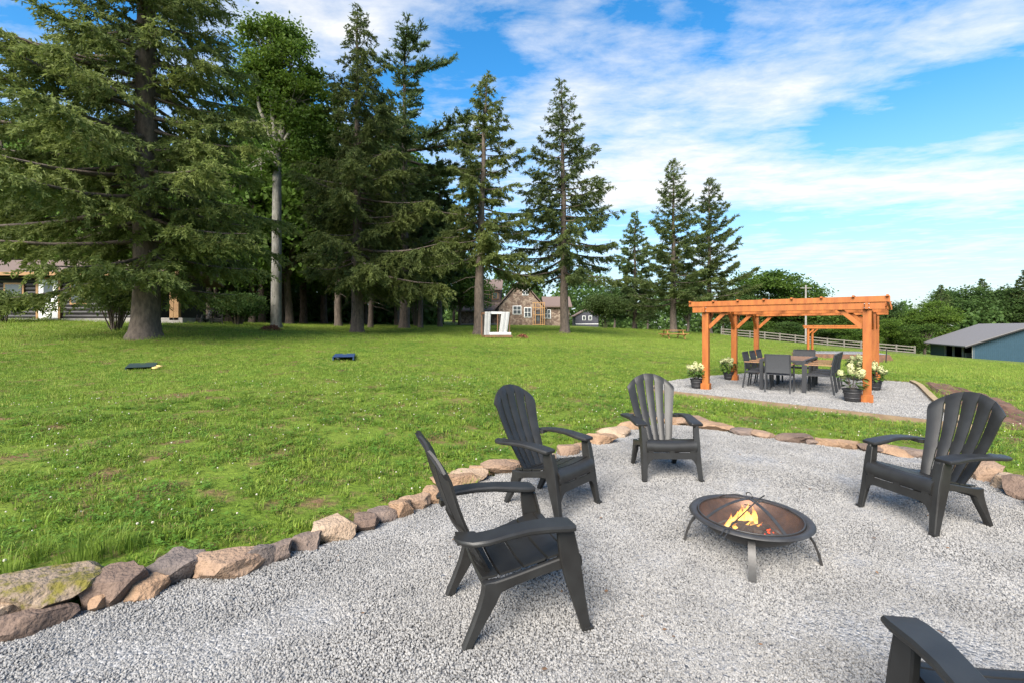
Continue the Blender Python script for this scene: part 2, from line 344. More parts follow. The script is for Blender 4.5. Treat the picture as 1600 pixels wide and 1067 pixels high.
def tri_grid(poly, st, z):
    P = np.array(poly); xs = np.arange(P[:, 0].min(), P[:, 0].max() + st, st); ys = np.arange(P[:, 1].min(), P[:, 1].max() + st, st)
    X, Y = np.meshgrid(xs, ys); V = np.stack([X, Y, np.full_like(X, z)], -1).reshape(-1, 3); nx = len(xs)
    i = (np.arange(len(ys) - 1)[:, None] * nx + np.arange(nx - 1)[None]).ravel(); T = np.stack([i, i + 1, i + nx + 1, i + nx], -1)
    c = V[T].mean(1); k = inpoly(c[:, :2], poly); return V, T[k], c[k]
pebs = [pebble(i, STONE if i % 8 else STONE_D) for i in range(10)]
V_, T_, c_ = tri_grid(PATIO, .1, .004)
V_[:, 2] += [.010 * mnoise.fractal(Vector((x * 1.6, y * 1.6, 4)), .6, 2, 4) for x, y in V_[:, :2]]
r_ = np.hypot(c_[:, 0], c_[:, 1]); vis = (c_[:, 1] > .6) & (np.abs(c_[:, 0]) < 1.35 * c_[:, 1] + 1.4)
scatter('gravel', V_, T_[vis], pebs, np.where(r_ < 3.4, 11500, np.where(r_ < 5.0, 8500, 5600))[vis], .0048, .0092, ('loose pale grey crushed stone covering the fire pit patio', 'gravel'), full=True)
V_, T_, c_ = tri_grid(PAD, .1, .008)
scatter('pad_gravel', V_, T_, pebs, np.full(len(T_), 1500.), .008, .014, ('loose pale grey crushed stone under the pergola and dining set', 'gravel'), seed=4, full=True)

# grass and clover
def grassmat(name, a, b):
    m = pm(name, a, b, .8, .6, rand=.4, transl=.35, spec=.3, coord='Object', lo=.36, hi=.62)
    N = m.node_tree.nodes; L = m.node_tree.links; oi = N.new('ShaderNodeObjectInfo'); mp = [n for n in N if n.type == 'MAPPING'][0]; L.new(oi.outputs['Location'], mp.inputs[0]); return m
G1 = grassmat('grass_blade', (0.118, 0.208, 0.025), (0.205, 0.279, 0.041)); G2 = grassmat('grass_blade_yellow', (0.273, 0.298, 0.068), (0.186, 0.254, 0.040)); G4 = grassmat('dry_grass', (0.211, 0.167, 0.074), (0.260, 0.236, 0.087)); G3 = grassmat('clover_leaf', (0.077, 0.180, 0.024), (0.136, 0.236, 0.031))
def tuft(seed, n, h, spread, mat):
    rr = random.Random(seed); b = MB()
    for i in range(n):
        a = rr.uniform(0, 6.28); r = spread * math.sqrt(rr.random()); p = Vector((r * math.cos(a), r * math.sin(a), 0)); l = h * rr.uniform(.5, 1.2); w = .0035 * rr.uniform(.7, 1.4)
        d = Vector((math.cos(a + rr.uniform(-1, 1)), math.sin(a + rr.uniform(-1, 1)), 0)); lean = rr.uniform(.15, .9); s = Vector((-d.y, d.x, 0)) * w
        m1 = p + Vector((0, 0, l * .55)) + d * l * .25 * lean; t = p + Vector((0, 0, l * (1 - .3 * lean))) + d * l * .8 * lean
        b.add([p - s, p + s, m1 + s * .8, m1 - s * .8, t], [(0, 1, 2, 3), (3, 2, 4)])
    me = bpy.data.meshes.new('grass_tuft'); me.from_pydata(b.v, [], b.f); me.materials.append(mat); return proto('grass_tuft', me)
def clover(seed, n, spread):
    rr = random.Random(seed); b = MB()
    for i in range(n):
        a = rr.uniform(0, 6.28); r = spread * math.sqrt(rr.random()); p = Vector((r * math.cos(a), r * math.sin(a), rr.uniform(.015, .05))); s = rr.uniform(.009, .016)
        for k in range(3):
            q = a + k * 2.094; d = Vector((math.cos(q), math.sin(q), rr.uniform(-.2, .35))); t = Vector((-math.sin(q), math.cos(q), 0))
            b.add([p, p + d * s + t * s * .6, p + d * s * 1.5, p + d * s - t * s * .6], [(0, 3, 2, 1)])
    me = bpy.data.meshes.new('clover_clump'); me.from_pydata(b.v, [], b.f); me.materials.append(G3); return proto('clover_clump', me)
fc = GV[GF].mean(1); dist = np.hypot(fc[:, 0], fc[:, 1])
ok = (fc[:, 1] > .3) & (np.abs(fc[:, 0]) < 1.3 * fc[:, 1] + 2.0) & ~inpoly(fc[:, :2], PATIO) & ~inpoly(fc[:, :2], PAD) & (dpoly(fc[:, :2], PATIO) > .09)
def patch(c, s, k):
    return np.array([mnoise.fractal(Vector((x * s + k, y * s, 0)), .6, 2., 4) for x, y in c[:, :2]])
def sub(lo, hi): k = ok & (dist >= lo) & (dist < hi); return k
nearp = [tuft(i, 11, .042, .05, (G1, G1, G2)[i % 3]) for i in range(5)] + [tuft(15, 16, .075, .05, G1), tuft(17, 12, .035, .06, G4), tuft(18, 9, .03, .06, G4)] + [clover(20 + i, 9, .07) for i in range(3)]
edged = dpoly(fc[:, :2], PATIO)
k = sub(0, 9.5); pt = patch(fc[k], 1.1, 3); bare = patch(fc[k], 1.7, 9)
scatter('grass', GV, GF[k], nearp, np.clip(370 * (1 + 1.1 * pt) * np.where(bare + .45 * np.exp(-edged[k] / .4) > .27, .14, 1), 30, 900), .55, 1.25, ('short mown green grass and clover around the stone border', 'grass'))
k = sub(9.5, 22); midp = [tuft(40 + i, 14, .055, .11, (G1, G2, G1)[i % 3]) for i in range(4)] + [clover(60, 10, .12)]
scatter('far_grass', GV, GF[k], midp, np.clip(110 * (1 + .7 * patch(fc[k], .8, 5)), 20, 240), .7, 1.3, ('mown green lawn grass running up to the trees', 'grass'), seed=2)
k = sub(22, 52); farp = [tuft(70 + i, 16, .085, .24, (G1, G2)[i % 2]) for i in range(3)]
for p in farp:
    pass
scatter('distant_grass', GV, GF[k], farp, np.clip(24 * (1 + .7 * patch(fc[k], .4, 7)), 5, 60), .9, 1.6, ('mown lawn grass beneath and beyond the tall spruces', 'grass'), seed=3)
def flower_head():
    bm = bmesh.new(); bmesh.ops.create_icosphere(bm, subdivisions=1, radius=.008)
    for v in bm.verts: v.co.z += .055
    me = bpy.data.meshes.new('clover_flower'); bm.to_mesh(me); bm.free(); me.materials.append(pm('clover_white', (0.540, 0.525, 0.435), (0.450, 0.390, 0.315), 40, .8)); return proto('clover_flower', me)
k = sub(0, 11)
scatter('clover_flowers', GV, GF[k], [flower_head()], np.clip(6 * (1 + 2.2 * patch(fc[k], .9, 12)), 0, 40), .6, 1.2, ('tiny white clover flowers dotted through the near lawn', 'flowers'), seed=6)
def weed_tuft(seed):
    return tuft(seed, 60, .24, .11, G1)
for i, (u, y) in enumerate([(120, 890), (165, 872), (60, 880), (200, 865), (735, 757), (8, 905), (300, 800), (270, 845)]):
    w = weed_tuft(90 + i); C.objects.link(w); p = gp(u, y, .04); w.location = (p.x, p.y, gz(p.x, p.y) if i != 4 else .0); s = (.9, .9, .7, .6, .5, .7, .5, .5)[i]; w.scale = (s, s, s)
    tag(w, 'long grass clump rising behind the stone border' if i != 4 else 'small grass clump growing inside the border stones on the gravel', 'grass', 'long grass clumps behind the border' if i != 4 else None)

# ------------------------------------------------------------------ stone border
ROCKS = {}
def rockmat(name, a, b, moss=False): return pm(name, a, b, 9, .92, 1., 45, spec=.2, detail=10)
RK = dict(tan=rockmat('stone_tan', (0.340, 0.222, 0.141), (0.244, 0.155, 0.100)), pink=rockmat('stone_pink', (0.311, 0.211, 0.144), (0.229, 0.155, 0.111)), brown=rockmat('stone_brown', (0.185, 0.130, 0.100), (0.126, 0.089, 0.072)),
          grey=rockmat('stone_grey', (0.115, 0.096, 0.089), (0.178, 0.144, 0.126)), slate=rockmat('stone_slate', (0.148, 0.115, 0.100), (0.207, 0.155, 0.126)), light=rockmat('stone_light', (0.385, 0.289, 0.207), (0.311, 0.222, 0.155)))
def moss_mat():
    m = pm('stone_mossy', (0.266, 0.200, 0.141), (0.163, 0.118, 0.089), 9, .95, 1., 45, detail=10); N = m.node_tree.nodes; L = m.node_tree.links; b = N['Principled BSDF']
    src = b.inputs['Base Color'].links[0].from_socket; g = N.new('ShaderNodeTexCoord'); n = N.new('ShaderNodeTexNoise'); n.inputs['Scale'].default_value = 9; n.inputs['Detail'].default_value = 9; n.inputs['Roughness'].default_value = .7; L.new(g.outputs['Object'], n.inputs['Vector'])
    r = N.new('ShaderNodeValToRGB'); L.new(n.outputs[0], r.inputs[0]); r.color_ramp.elements[0].position = .46; r.color_ramp.elements[1].position = .58
    mx = N.new('ShaderNodeMix'); mx.data_type = 'RGBA'; L.new(r.outputs[0], mx.inputs['Factor']); L.new(src, mx.inputs['A']); mx.inputs['B'].default_value = (.14, .12, .02, 1); L.new(mx.outputs['Result'], b.inputs['Base Color']); return m
RK['moss'] = moss_mat()
border = empty('stone_border', (0, 0, 0), 0, 'rough border of brown and tan field stones edging the gravel patio', 'stone border')
def rock(seed, c, size, mat, rz, sub=3, label=None, tiltx=0):
    bm = bmesh.new(); bmesh.ops.create_icosphere(bm, subdivisions=sub, radius=1); rr = random.Random(seed)
    planes = [(Vector((rr.gauss(0, 1), rr.gauss(0, 1), rr.gauss(0, .8))).normalized(), rr.uniform(.52, .80)) for _ in range(13)] + [(Vector((rr.uniform(-.15, .15), rr.uniform(-.15, .15), 1)).normalized(), rr.uniform(.42, .6))]
    off = Vector((seed * 3.7, seed * 1.3, 0))
    for v in bm.verts:
        p = v.co.copy()
        for n, d in planes:
            e = p.dot(n) - d
            if e > 0: p -= n * e * .97
        p *= 1 + .16 * mnoise.fractal(p * 2.2 + off, .7, 2, 4)
        v.co = Vector((p.x * size[0] * .72, p.y * size[1] * .74, p.z * size[2] * .80))
    me = bpy.data.meshes.new('stone'); bm.to_mesh(me); bm.free(); me.shade_smooth(); me.set_sharp_from_angle(angle=R(24)); me.materials.append(RK[mat])
    o = link('stone', me, border); o.location = c; o.rotation_euler = (tiltx, rr.uniform(-.1, .1), rz)
    if label: o['label'] = label
    return o
# (u centre, y bottom, width px, height px, colour)
LST = [(2, 985, 46, 48, 'light', 'pale layered stone at the end of the border'), (84, 958, 138, 44, 'moss', 'large flat slab with yellow moss on top'), (60, 987, 84, 32, 'brown', 'low brown stone under the mossy slab'), (156, 953, 26, 20, 'tan', None), (188, 938, 92, 58, 'brown', 'big rounded brown stone beside the mossy slab'),
       (274, 912, 98, 50, 'grey', 'dark grey rounded boulder'), (232, 934, 56, 24, 'tan', None), (360, 902, 88, 46, 'pink', 'orange pink rounded stone next to the dark boulder'), (402, 890, 56, 38, 'grey', None), (436, 875, 46, 30, 'slate', None), (477, 860, 52, 26, 'slate', None),
       (521, 846, 66, 40, 'light', 'tan egg shaped stone'), (570, 829, 44, 22, 'brown', None), (598, 815, 50, 18, 'slate', None), (629, 808, 38, 32, 'tan', None), (650, 797, 44, 26, 'pink', None), (676, 786, 36, 30, 'tan', None), (706, 764, 60, 22, 'tan', None), (735, 752, 50, 18, 'light', None), (752, 742, 34, 14, 'tan', None),
       (776, 740, 54, 22, 'pink', None), (804, 736, 34, 20, 'tan', None), (850, 722, 40, 16, 'light', None), (886, 712, 40, 18, 'pink', None), (906, 703, 26, 12, 'tan', None), (936, 694, 46, 22, 'tan', None), (962, 682, 44, 16, 'light', None), (990, 671, 40, 12, 'tan', None),
       (1040, 661, 44, 18, 'tan', None), (1076, 664, 44, 16, 'pink', None), (1118, 672, 42, 12, 'tan', None), (1158, 679, 40, 11, 'slate', None), (1194, 684, 34, 11, 'pink', None), (1236, 691, 44, 13, 'brown', None), (1268, 694, 26, 8, 'slate', None), (1294, 697, 34, 12, 'tan', None), (1322, 701, 34, 13, 'tan', None), (1396, 711, 42, 15, 'tan', None), (1428, 714, 40, 14, 'slate', None), (1362, 706, 36, 10, 'brown', None)]
for i, (u, y, w, h, m, lab) in enumerate(LST):
    p = gp(u, y); sc = p.y / F; W = w * sc; Hh = h * sc
    t = Vector((EDGE[min(i // 2 + 2, len(EDGE) - 1)][0] - EDGE[max(i // 2 + 1, 0)][0], EDGE[min(i // 2 + 2, len(EDGE) - 1)][1] - EDGE[max(i // 2 + 1, 0)][1], 0))
    dep = min(.30, max(.14, W * .6)); hz = min(Hh, .22) * .70 + .05
    d = Vector((p.x, p.y, 0)).normalized(); c = Vector((p.x, p.y, 0)) + d * dep * .42
    lift = .05 if i == 1 else 0
    rock(i + 1, (c.x, c.y, hz * .30 + lift), (W * .98, dep, hz), m, math.atan2(-d.x, d.y) + random.Random(i).uniform(-.2, .2), 3 if w > 40 else 2, lab)
for i, (x, y, w, h, m) in enumerate([(4.75, 4.9, .30, .16, 'tan'), (4.72, 4.55, .34, .2, 'pink'), (4.62, 4.25, .24, .15, 'light'), (4.62, 3.95, .4, .18, 'brown'), (4.42, 3.68, .34, .16, 'brown'), (4.15, 3.35, .36, .22, 'tan'), (3.95, 3.0, .38, .2, 'pink'), (3.88, 2.6, .34, .18, 'tan'), (3.85, 2.2, .36, .18, 'brown'), (4.86, 5.25, .26, .1, 'slate'), (-2.95, 1.95, .4, .2, 'brown'), (-3.3, 1.7, .4, .2, 'tan')]):
    rock(80 + i, (x, y, h * .3), (w, w * .75, h * 1.2), m, 1.1 + .3 * i, 3)

# timber edging and bare soil round the pad
TIMBER = pm('pale_timber', (0.346, 0.259, 0.144), (0.259, 0.187, 0.108), 5, .85); SOIL = pm('bare_soil', (0.160, 0.080, 0.046), (0.080, 0.044, 0.029), 4, .98, 1., 18)
ed = empty('timber_edging', (0, 0, 0), 0, 'pale timber boards edging the gravel pad under the pergola', 'edging')
for i in (0, 1, 7, 8, 9):
    a = Vector((*PAD[i], .02)); b = Vector((*PAD[(i + 1) % len(PAD)], .02)); w = .11 if i > 5 else .06
    MB().bar(a, b, w, .10).build('board', TIMBER if i != 0 else pm('weathered_timber', (0.238, 0.166, 0.101), (0.173, 0.115, 0.072), 6, .9), ed)
def soil_patch(name, label, pts, seed, z=.03):
    rr = random.Random(seed); bm = bmesh.new(); c = Vector((sum(p[0] for p in pts) / len(pts), sum(p[1] for p in pts) / len(pts)))
    n = 40; ring = []; P = [Vector(p) for p in pts]
    def along(t):
        k = t * len(P); i = int(k) % len(P); f = k - int(k); return P[i].lerp(P[(i + 1) % len(P)], f)
    vs = []
    for s in (1., .8, .55, .28):
        row = []
        for k in range(n):
            q = c.lerp(along(k / n), s * (1 + rr.uniform(-.06, .06))); row.append(bm.verts.new((q.x, q.y, gz(q.x, q.y) + (z + rr.uniform(0, .05) if s < 1 else -.03))))
        vs.append(row)
    ctr = bm.verts.new((c.x, c.y, gz(c.x, c.y) + z + .03))
    for r in range(3):
        for k in range(n): bm.faces.new((vs[r][k], vs[r][(k + 1) % n], vs[r + 1][(k + 1) % n], vs[r + 1][k]))
    for k in range(n): bm.faces.new((vs[3][k], vs[3][(k + 1) % n], ctr))
    bmesh.ops.recalc_face_normals(bm, faces=bm.faces)
    me = bpy.data.meshes.new(name); bm.to_mesh(me); bm.free(); me.materials.append(SOIL); tag(link(name, me), kind='structure')
soil_patch('bare_soil', '', [(9.0, 9.5), (11.2, 12.5), (11.9, 12.7), (11.2, 11), (10.3, 9.4), (9.0, 7.9), (7.4, 6.2), (7.0, 6.5)], 1, .03)

# ------------------------------------------------------------------ adirondack chairs
def rr8(cx, cz, w, h, c=.25):
    a, b = w / 2, h / 2; k = min(a, b) * c * 2
    return [(cx - a + k, cz - b), (cx + a - k, cz - b), (cx + a, cz - b + k), (cx + a, cz + b - k), (cx + a - k, cz + b), (cx - a + k, cz + b), (cx - a, cz + b - k), (cx - a, cz - b + k)]
def back_pt(s, t):
    """s in -1..1 across, t in 0..1 up: position on the concave back shell"""
    ztop = .97 - .140 * abs(s) ** 2.0
    z = .285 + (ztop - .285) * t
    half = .152 + .135 * ((z - .285) / .685) ** .85
    y = .105 - .29 * ((z - .285) / .685) - .035 * math.sin(math.pi * min(1, (z - .285) / .685)) + .055 * (s * s) * (.5 + .5 * t)
    if t > .9: y -= .02 * ((t - .9) / .1) ** 2
    return Vector((s * half, y, z))
def make_chair():
    root = empty('adirondack_chair', (0, 0, 0))
    NT = 26
    for k in range(5):
        front = []; b = MB(); rows = []
        for it in range(NT + 1):
            t = it / NT; s0 = -1 + .4 * k; s1 = s0 + .4
            slot = (.06 < t < .32) or (.42 < t < .90)
            g = .028 if slot else .004
            a0 = s0 + (g if k else 0); a1 = s1 - (g if k < 4 else 0)
            sec = []
            m = 4
            for j in range(m + 1):
                s = a0 + (a1 - a0) * j / m; p = back_pt(s, t); p.y += .008 * (1 - (2 * j / m - 1) ** 2); sec.append(p)
            n = Vector((0, -1, -.35)).normalized() * .013
            rows.append(sec + [p + n for p in reversed(sec)])
        b.loft(rows); b.build('back_slat', PLASTIC, root, 35)
    # band ribs on the back of the shell
    for t in (.36, .955, .03):
        b = MB(); b.loft([[back_pt(s, t + d) + Vector((0, o, 0)) for d, o in ((-.03, -.010), (.03, -.010), (.03, -.024), (-.03, -.024))] for s in np.linspace(-.97, .97, 13)]); b.build('back_rib', PLASTIC, root, 40)
    # seat: dished slats running across
    prof = [(.572, .285), (.580, .315), (.574, .350), (.553, .374), (.522, .385), (.47, .382), (.40, .366), (.33, .348), (.26, .330), (.19, .313), (.12, .300), (.07, .297)]
    def seat_at(q):
        q = q * (len(prof) - 1); i = min(int(q), len(prof) - 2); f = q - i; return (prof[i][0] * (1 - f) + prof[i + 1][0] * f, prof[i][1] * (1 - f) + prof[i + 1][1] * f)
    cuts = [0, .40, .555, .71, .86, 1.]
    for k in range(5):
        b = MB(); q0 = cuts[k] + (.008 if k else 0); q1 = cuts[k + 1] - .008; rows = []
        nq = 9 if k == 0 else 4
        for x in np.linspace(-1, 1, 9):
            top = []
            for q in np.linspace(q0, q1, nq):
                y, z = seat_at(q); hw = .247 - .055 * max(0, (.45 - y) / .4); dish = .016 * (1 - x * x) * min(1, q * 2.5)
                top.append(Vector((x * hw, y, z - dish)))
            rows.append(top + [p + Vector((0, -.006, -.012)) for p in reversed(top)])
        b.loft(rows); b.build('seat_slat', PLASTIC, root, 35)
    for s in (-1, 1):
        # arm: paddle widening to the rear
        secs = []
        for y, xi, xo, z, th in [(.512, .232, .318, .536, .012), (.505, .218, .334, .540, .026), (.46, .212, .342, .546, .032), (.36, .222, .342, .556, .032), (.26, .245, .350, .562, .030), (.16, .262, .366, .560, .028), (.06, .266, .380, .553, .026), (-.01, .262, .366, .547, .024), (-.055, .256, .325, .543, .020), (-.075, .25, .285, .541, .014)]:
            cx = (xi + xo) / 2 * s; secs.append([Vector((px_, y, pz_)) for px_, pz_ in rr8(cx, z - th / 2, xo - xi, th, .3)])
        MB().loft(secs).build('arm', PLASTIC, root, 40)
        MB().loft([[Vector((x * s, y, z)) for x, y, z in q] for q in ([(.20, -.06, .50), (.27, -.06, .50), (.27, -.06, .535), (.20, -.06, .535)], [(.235, .03, .51), (.30, .03, .515), (.30, .03, .54), (.235, .03, .54)])]).build('arm_bracket', PLASTIC, root)
        # front leg: an open channel, broad face to the side
        sec = []
        for z, yc, yw, xc in [(.53, .468, .075, .272), (.45, .478, .088, .272), (.36, .494, .098, .270), (.25, .520, .088, .272), (.12, .553, .066, .276), (.02, .578, .050, .280), (0, .580, .050, .281)]:
            sec.append([Vector((px_ * s, py_, z)) for px_, py_ in rr8(xc, yc, .030, yw, .2)])
        lg = MB().loft(sec).build('front_leg', PLASTIC, root, 40)
        sec = []
        for z, yc, xw, xc in [(.50, .512, .050, .262), (.36, .545, .060, .255), (.25, .562, .056, .257), (.12, .580, .046, .264), (.0, .600, .036, .270)]:
            sec.append([Vector((px_ * s, py_, z)) for px_, py_ in rr8(xc, yc - .002, xw, .014, .2)])
        MB().loft(sec).build('flange', PLASTIC, lg, 40)
        MB().box((.279 * s, .592, .008), (.044, .050, .016)).build('foot', PLASTIC, lg, bevel=.004)
        # side rail sweeping back into the rear leg
        sec = []
        for y, zt, zb in [(.50, .372, .312), (.42, .355, .302), (.32, .332, .282), (.22, .309, .258), (.16, .297, .236), (.12, .290, .20), (.07, .286, .165)]:
            xc = .232 + .025 * (y - .1) / .4
            sec.append([Vector((px_ * s, y, pz_)) for px_, pz_ in rr8(xc, (zt + zb) / 2, .030, zt - zb, .2)])
        MB().loft(sec).build('side_rail', PLASTIC, root, 40)
        sec = []
        for z, yc, yw in [(.286, .118, .10), (.24, .112, .10), (.18, .088, .086), (.10, .046, .066), (.03, .008, .052), (0, -.005, .050)]:
            sec.append([Vector((px_ * s, py_, z)) for px_, py_ in rr8(.226, yc, .044, yw, .22)])
        MB().loft(sec).build('rear_leg', PLASTIC, root, 40)
    # front apron with arched corners
    n = 16; sec = []
    for i in range(n + 1):
        x = -1 + 2 * i / n; e = max(0, (abs(x) - .72) / .28); zb = .208 - .075 * e ** 2.2
        sec.append([Vector((x * .245, y, z)) for y, z in ((.566, zb), (.580, zb), (.574, .268), (.560, .268))])
    MB().loft(sec).build('apron', PLASTIC, root, 50)
    for x in (-.205, 0, .205): MB().box((x, .567, .276), (.05, .012, .03)).build('apron_tab', PLASTIC, root)
    MB().box((0, .10, .245), (.44, .016, .07)).build('back_rail', PLASTIC, root, bevel=.004)
    return root
chair0 = make_chair()
CH_ = [((-.274, 2.344), -72, 'charcoal plastic adirondack chair turned side-on, left of the fire bowl'), ((.111, 4.08), -132.1, 'charcoal plastic adirondack chair angled towards the fire, behind the side-on chair'),
       ((1.563, 5.026), -179.6, 'charcoal plastic adirondack chair facing straight on, in front of the pergola pad'), ((3.557, 3.666), 101.7, 'charcoal plastic adirondack chair with fanned back beside the border rocks, right of the fire bowl'),
       ((1.487, .964), -7.4, 'charcoal plastic adirondack chair of which only an armrest and seat edge show')]
for i, ((x, y), a, lab) in enumerate(CH_):
    o = chair0 if i == 0 else copy_tree(chair0)
    o.location = (x, y, .010); o.rotation_euler = (0, 0, R(a)); tag(o, lab, 'chair', 'adirondack chairs round the fire pit')

# ------------------------------------------------------------------ fire pit
FP = (1.59, 3.05)
pit = empty('fire_pit', (*FP, .006), math.atan2(-.37, -.175), 'round dark steel fire bowl on four curved legs', 'fire pit')
IRON = pm('fire_pit_steel', (0.056, 0.055, 0.054), (0.038, 0.036, 0.035), 12, .45, .05, 80, metal=.3)
BOWL = pm('bowl_copper', (0.187, 0.098, 0.061), (0.085, 0.053, 0.040), 7, .45, .1, 30, metal=.55)
b = MB(); b.lathe([(.318, .236), (.33, .246), (.352, .252), (.368, .248), (.376, .238), (.370, .232), (.352, .240), (.33, .232), (.316, .226)], 64)
b.loft([[Vector((r * math.cos(2 * math.pi * k / 64), r * math.sin(2 * math.pi * k / 64), z)) for k in range(64)] for r, z in ((.316, .226), (.318, .236))], False)
b.build('rim', IRON, pit, 50)
prof = [(.001, .105), (.12, .108), (.20, .125), (.27, .165), (.305, .205), (.318, .237)]
bo = MB().lathe(prof, 64).build('bowl', BOWL, pit, 60)
MB().lathe([(r + .004, z - .004) for r, z in prof], 64).build('shell', IRON, bo, 60)
MB().lathe([(.001, .121), (.10, .119), (.175, .117), (.205, .128)], 32).build('ash_bed', pm('ash', (.10, .095, .09), (.04, .036, .034), 25, .95, .6, 60), pit, 60)
for k in range(4):
    a = k * math.pi / 2; d = Vector((math.cos(a), math.sin(a), 0)); t = Vector((-d.y, d.x, 0))
    pts = [(.30, .20), (.335, .175), (.365, .13), (.388, .07), (.402, .015), (.405, 0)]
    sec = []
    for i, (r, z) in enumerate(pts):
        q = d * r + Vector((0, 0, z)); n = Vector((0, 0, 1)) if i == 0 else d
        sec.append([q - t * .019 - n * .008, q + t * .021 - n * .008, q + t * .021 + n * .008, q - t * .021 + n * .008])
    MB().loft(sec).build('leg', IRON, pit, 60)
# spark screen
scr = empty('spark_screen', (*FP, .006), pit.rotation_euler.z, 'low domed mesh spark screen with loop handle on the fire bowl', 'spark screen')
def dome(r): return .243 + .105 * (1 - (r / .318) ** 2)
mm = bpy.data.materials.new('wire_mesh'); mm.use_nodes = True; N = mm.node_tree.nodes; L = mm.node_tree.links
tr = N.new('ShaderNodeBsdfTransparent'); mx = N.new('ShaderNodeMixShader'); mx.inputs[0].default_value = .16; L.new(tr.outputs[0], mx.inputs[1]); L.new(N['Principled BSDF'].outputs[0], mx.inputs[2]); L.new(mx.outputs[0], N['Material Output'].inputs[0])
N['Principled BSDF'].inputs['Base Color'].default_value = (.12, .09, .075, 1)
MB().lathe([(.318 * q, dome(.318 * q)) for q in (.001, .2, .4, .6, .8, 1)], 48).build('wire_dome', mm, scr, 60)
for k in range(2):
    a = k * math.pi / 2 + .62; d = Vector((math.cos(a), math.sin(a), 0)); t = Vector((-d.y, d.x, 0)) * .012
    MB().loft([[d * r - t + Vector((0, 0, dome(abs(r)) + .002)), d * r + t + Vector((0, 0, dome(abs(r)) + .002)), d * r + t + Vector((0, 0, dome(abs(r)) + .005)), d * r - t + Vector((0, 0, dome(abs(r)) + .005))] for r in np.linspace(-.318, .318, 17)]).build('band', IRON, scr, 50)
b = MB(); b.tube([Vector((.316 * math.cos(q), .316 * math.sin(q), .246)) for q in np.linspace(0, 6.2832, 49)], .006, 6, False); b.build('base_ring', IRON, scr, 60)
b = MB(); b.tube([Vector((.028 * math.cos(q) * .8, .028 * math.cos(q) * .6, .372 + .020 * math.sin(q))) for q in np.linspace(-.6, 3.75, 20)], .0035, 6); b.tube([(0, 0, .345), (0, 0, .362)], .004, 6); b.build('handle', IRON, scr, 60)
# poker
p0 = Vector((1.235, 2.70, .245)); p1 = Vector((1.33, 2.80, .270)); p2 = Vector((1.615, 2.975, .385)); d = (p2 - p0).normalized(); sd = d.cross(Vector((0, 0, 1))).normalized()
b = MB(); b.tube([p1, p2, p2 + d * .035 + Vector((.02, 0, .004))], .004, 6); b.tube([p2 - d * .06, p2 - d * .03 + sd * .02, p2 - d * .0 + sd * .035], .0035, 6)
b.tube([p1, p1 + sd * .013 - d * .01, p0 + sd * .013 + d * .01, p0, p0 - sd * .013 + d * .01, p1 - sd * .013 - d * .01, p1], .0035, 6)
tag(b.build('fire_poker', IRON, None, 60), 'thin black fire poker with looped handle leaning across the bowl', 'poker')
# burning logs and flames
CHAR = pm('charred_wood', (.022, .018, .016), (.07, .05, .04), 12, .95, .8, 30); EMBER = emis('ember_glow', (1, .07, .012), 1.1)
rr = random.Random(4)
for i in range(13):
    a = rr.uniform(-.5, .5) + (.6 if i % 3 else 2.0); c = Vector((rr.uniform(-.07, .08), rr.uniform(-.07, .06), .135 + .013 * (i % 4))); d = Vector((math.cos(a), math.sin(a), rr.uniform(-.12, .12))) * rr.uniform(.08, .115)
    w = FP[0] + c.x, FP[1] + c.y
    b = MB(); b.tube([c - d, c - d * .4 + Vector((0, 0, .006)), c + d * .4, c + d], [rr.uniform(.014, .02), .022, .021, .014], 7); o = b.build('log', CHAR, None, 60); o.location = (*FP, 0)
    tag(o, 'charred split log burning in the fire bowl', 'log', 'logs in the fire bowl')
b = MB()
for i in range(70):
    _a = rr.uniform(0, 6.28); _r = .15 * math.sqrt(rr.random()); c = Vector((.02 + _r * math.cos(_a), -.01 + _r * math.sin(_a), .122 + rr.uniform(.0, .035))); s = rr.uniform(.004, .009); b.box(c, (s * 1.5, s, s), Matrix.Rotation(rr.uniform(0, 3), 3, 'Z'))
o = b.build('embers', EMBER); o.location = (*FP, 0); tag(o, 'glowing red embers among the charred logs', 'embers', kind='stuff')
def flame_mat():
    m = bpy.data.materials.new('flame'); m.use_nodes = True; N = m.node_tree.nodes; L = m.node_tree.links; N.remove(N['Principled BSDF'])
    tc = N.new('ShaderNodeTexCoord'); sp = N.new('ShaderNodeSeparateXYZ'); L.new(tc.outputs['Generated'], sp.inputs[0])
    r = N.new('ShaderNodeValToRGB'); L.new(sp.outputs[2], r.inputs[0]); e = r.color_ramp.elements; e[0].color = (1, .62, .22, 1); e[1].color = (1, .30, .05, 1); k = e.new(.45); k.color = (1, .52, .13, 1)
    em = N.new('ShaderNodeEmission'); em.inputs[1].default_value = 2.4; L.new(r.outputs[0], em.inputs[0]); tr = N.new('ShaderNodeBsdfTransparent'); mx = N.new('ShaderNodeMixShader')
    ns = N.new('ShaderNodeTexNoise'); ns.inputs['Scale'].default_value = 22; L.new(tc.outputs['Object'], ns.inputs['Vector']); fr = N.new('ShaderNodeMapRange'); fr.inputs['From Min'].default_value = .35; fr.inputs['From Max'].default_value = .6; fr.inputs['To Min'].default_value = .05; fr.inputs['To Max'].default_value = .40; L.new(ns.outputs[0], fr.inputs[0])
    L.new(fr.outputs[0], mx.inputs[0]); L.new(tr.outputs[0], mx.inputs[1]); L.new(em.outputs[0], mx.inputs[2]); L.new(mx.outputs[0], N['Material Output'].inputs[0]); return m
FL = flame_mat(); fire = empty('fire', (*FP, 0), 0, 'yellow orange flames licking up from the logs', 'fire')
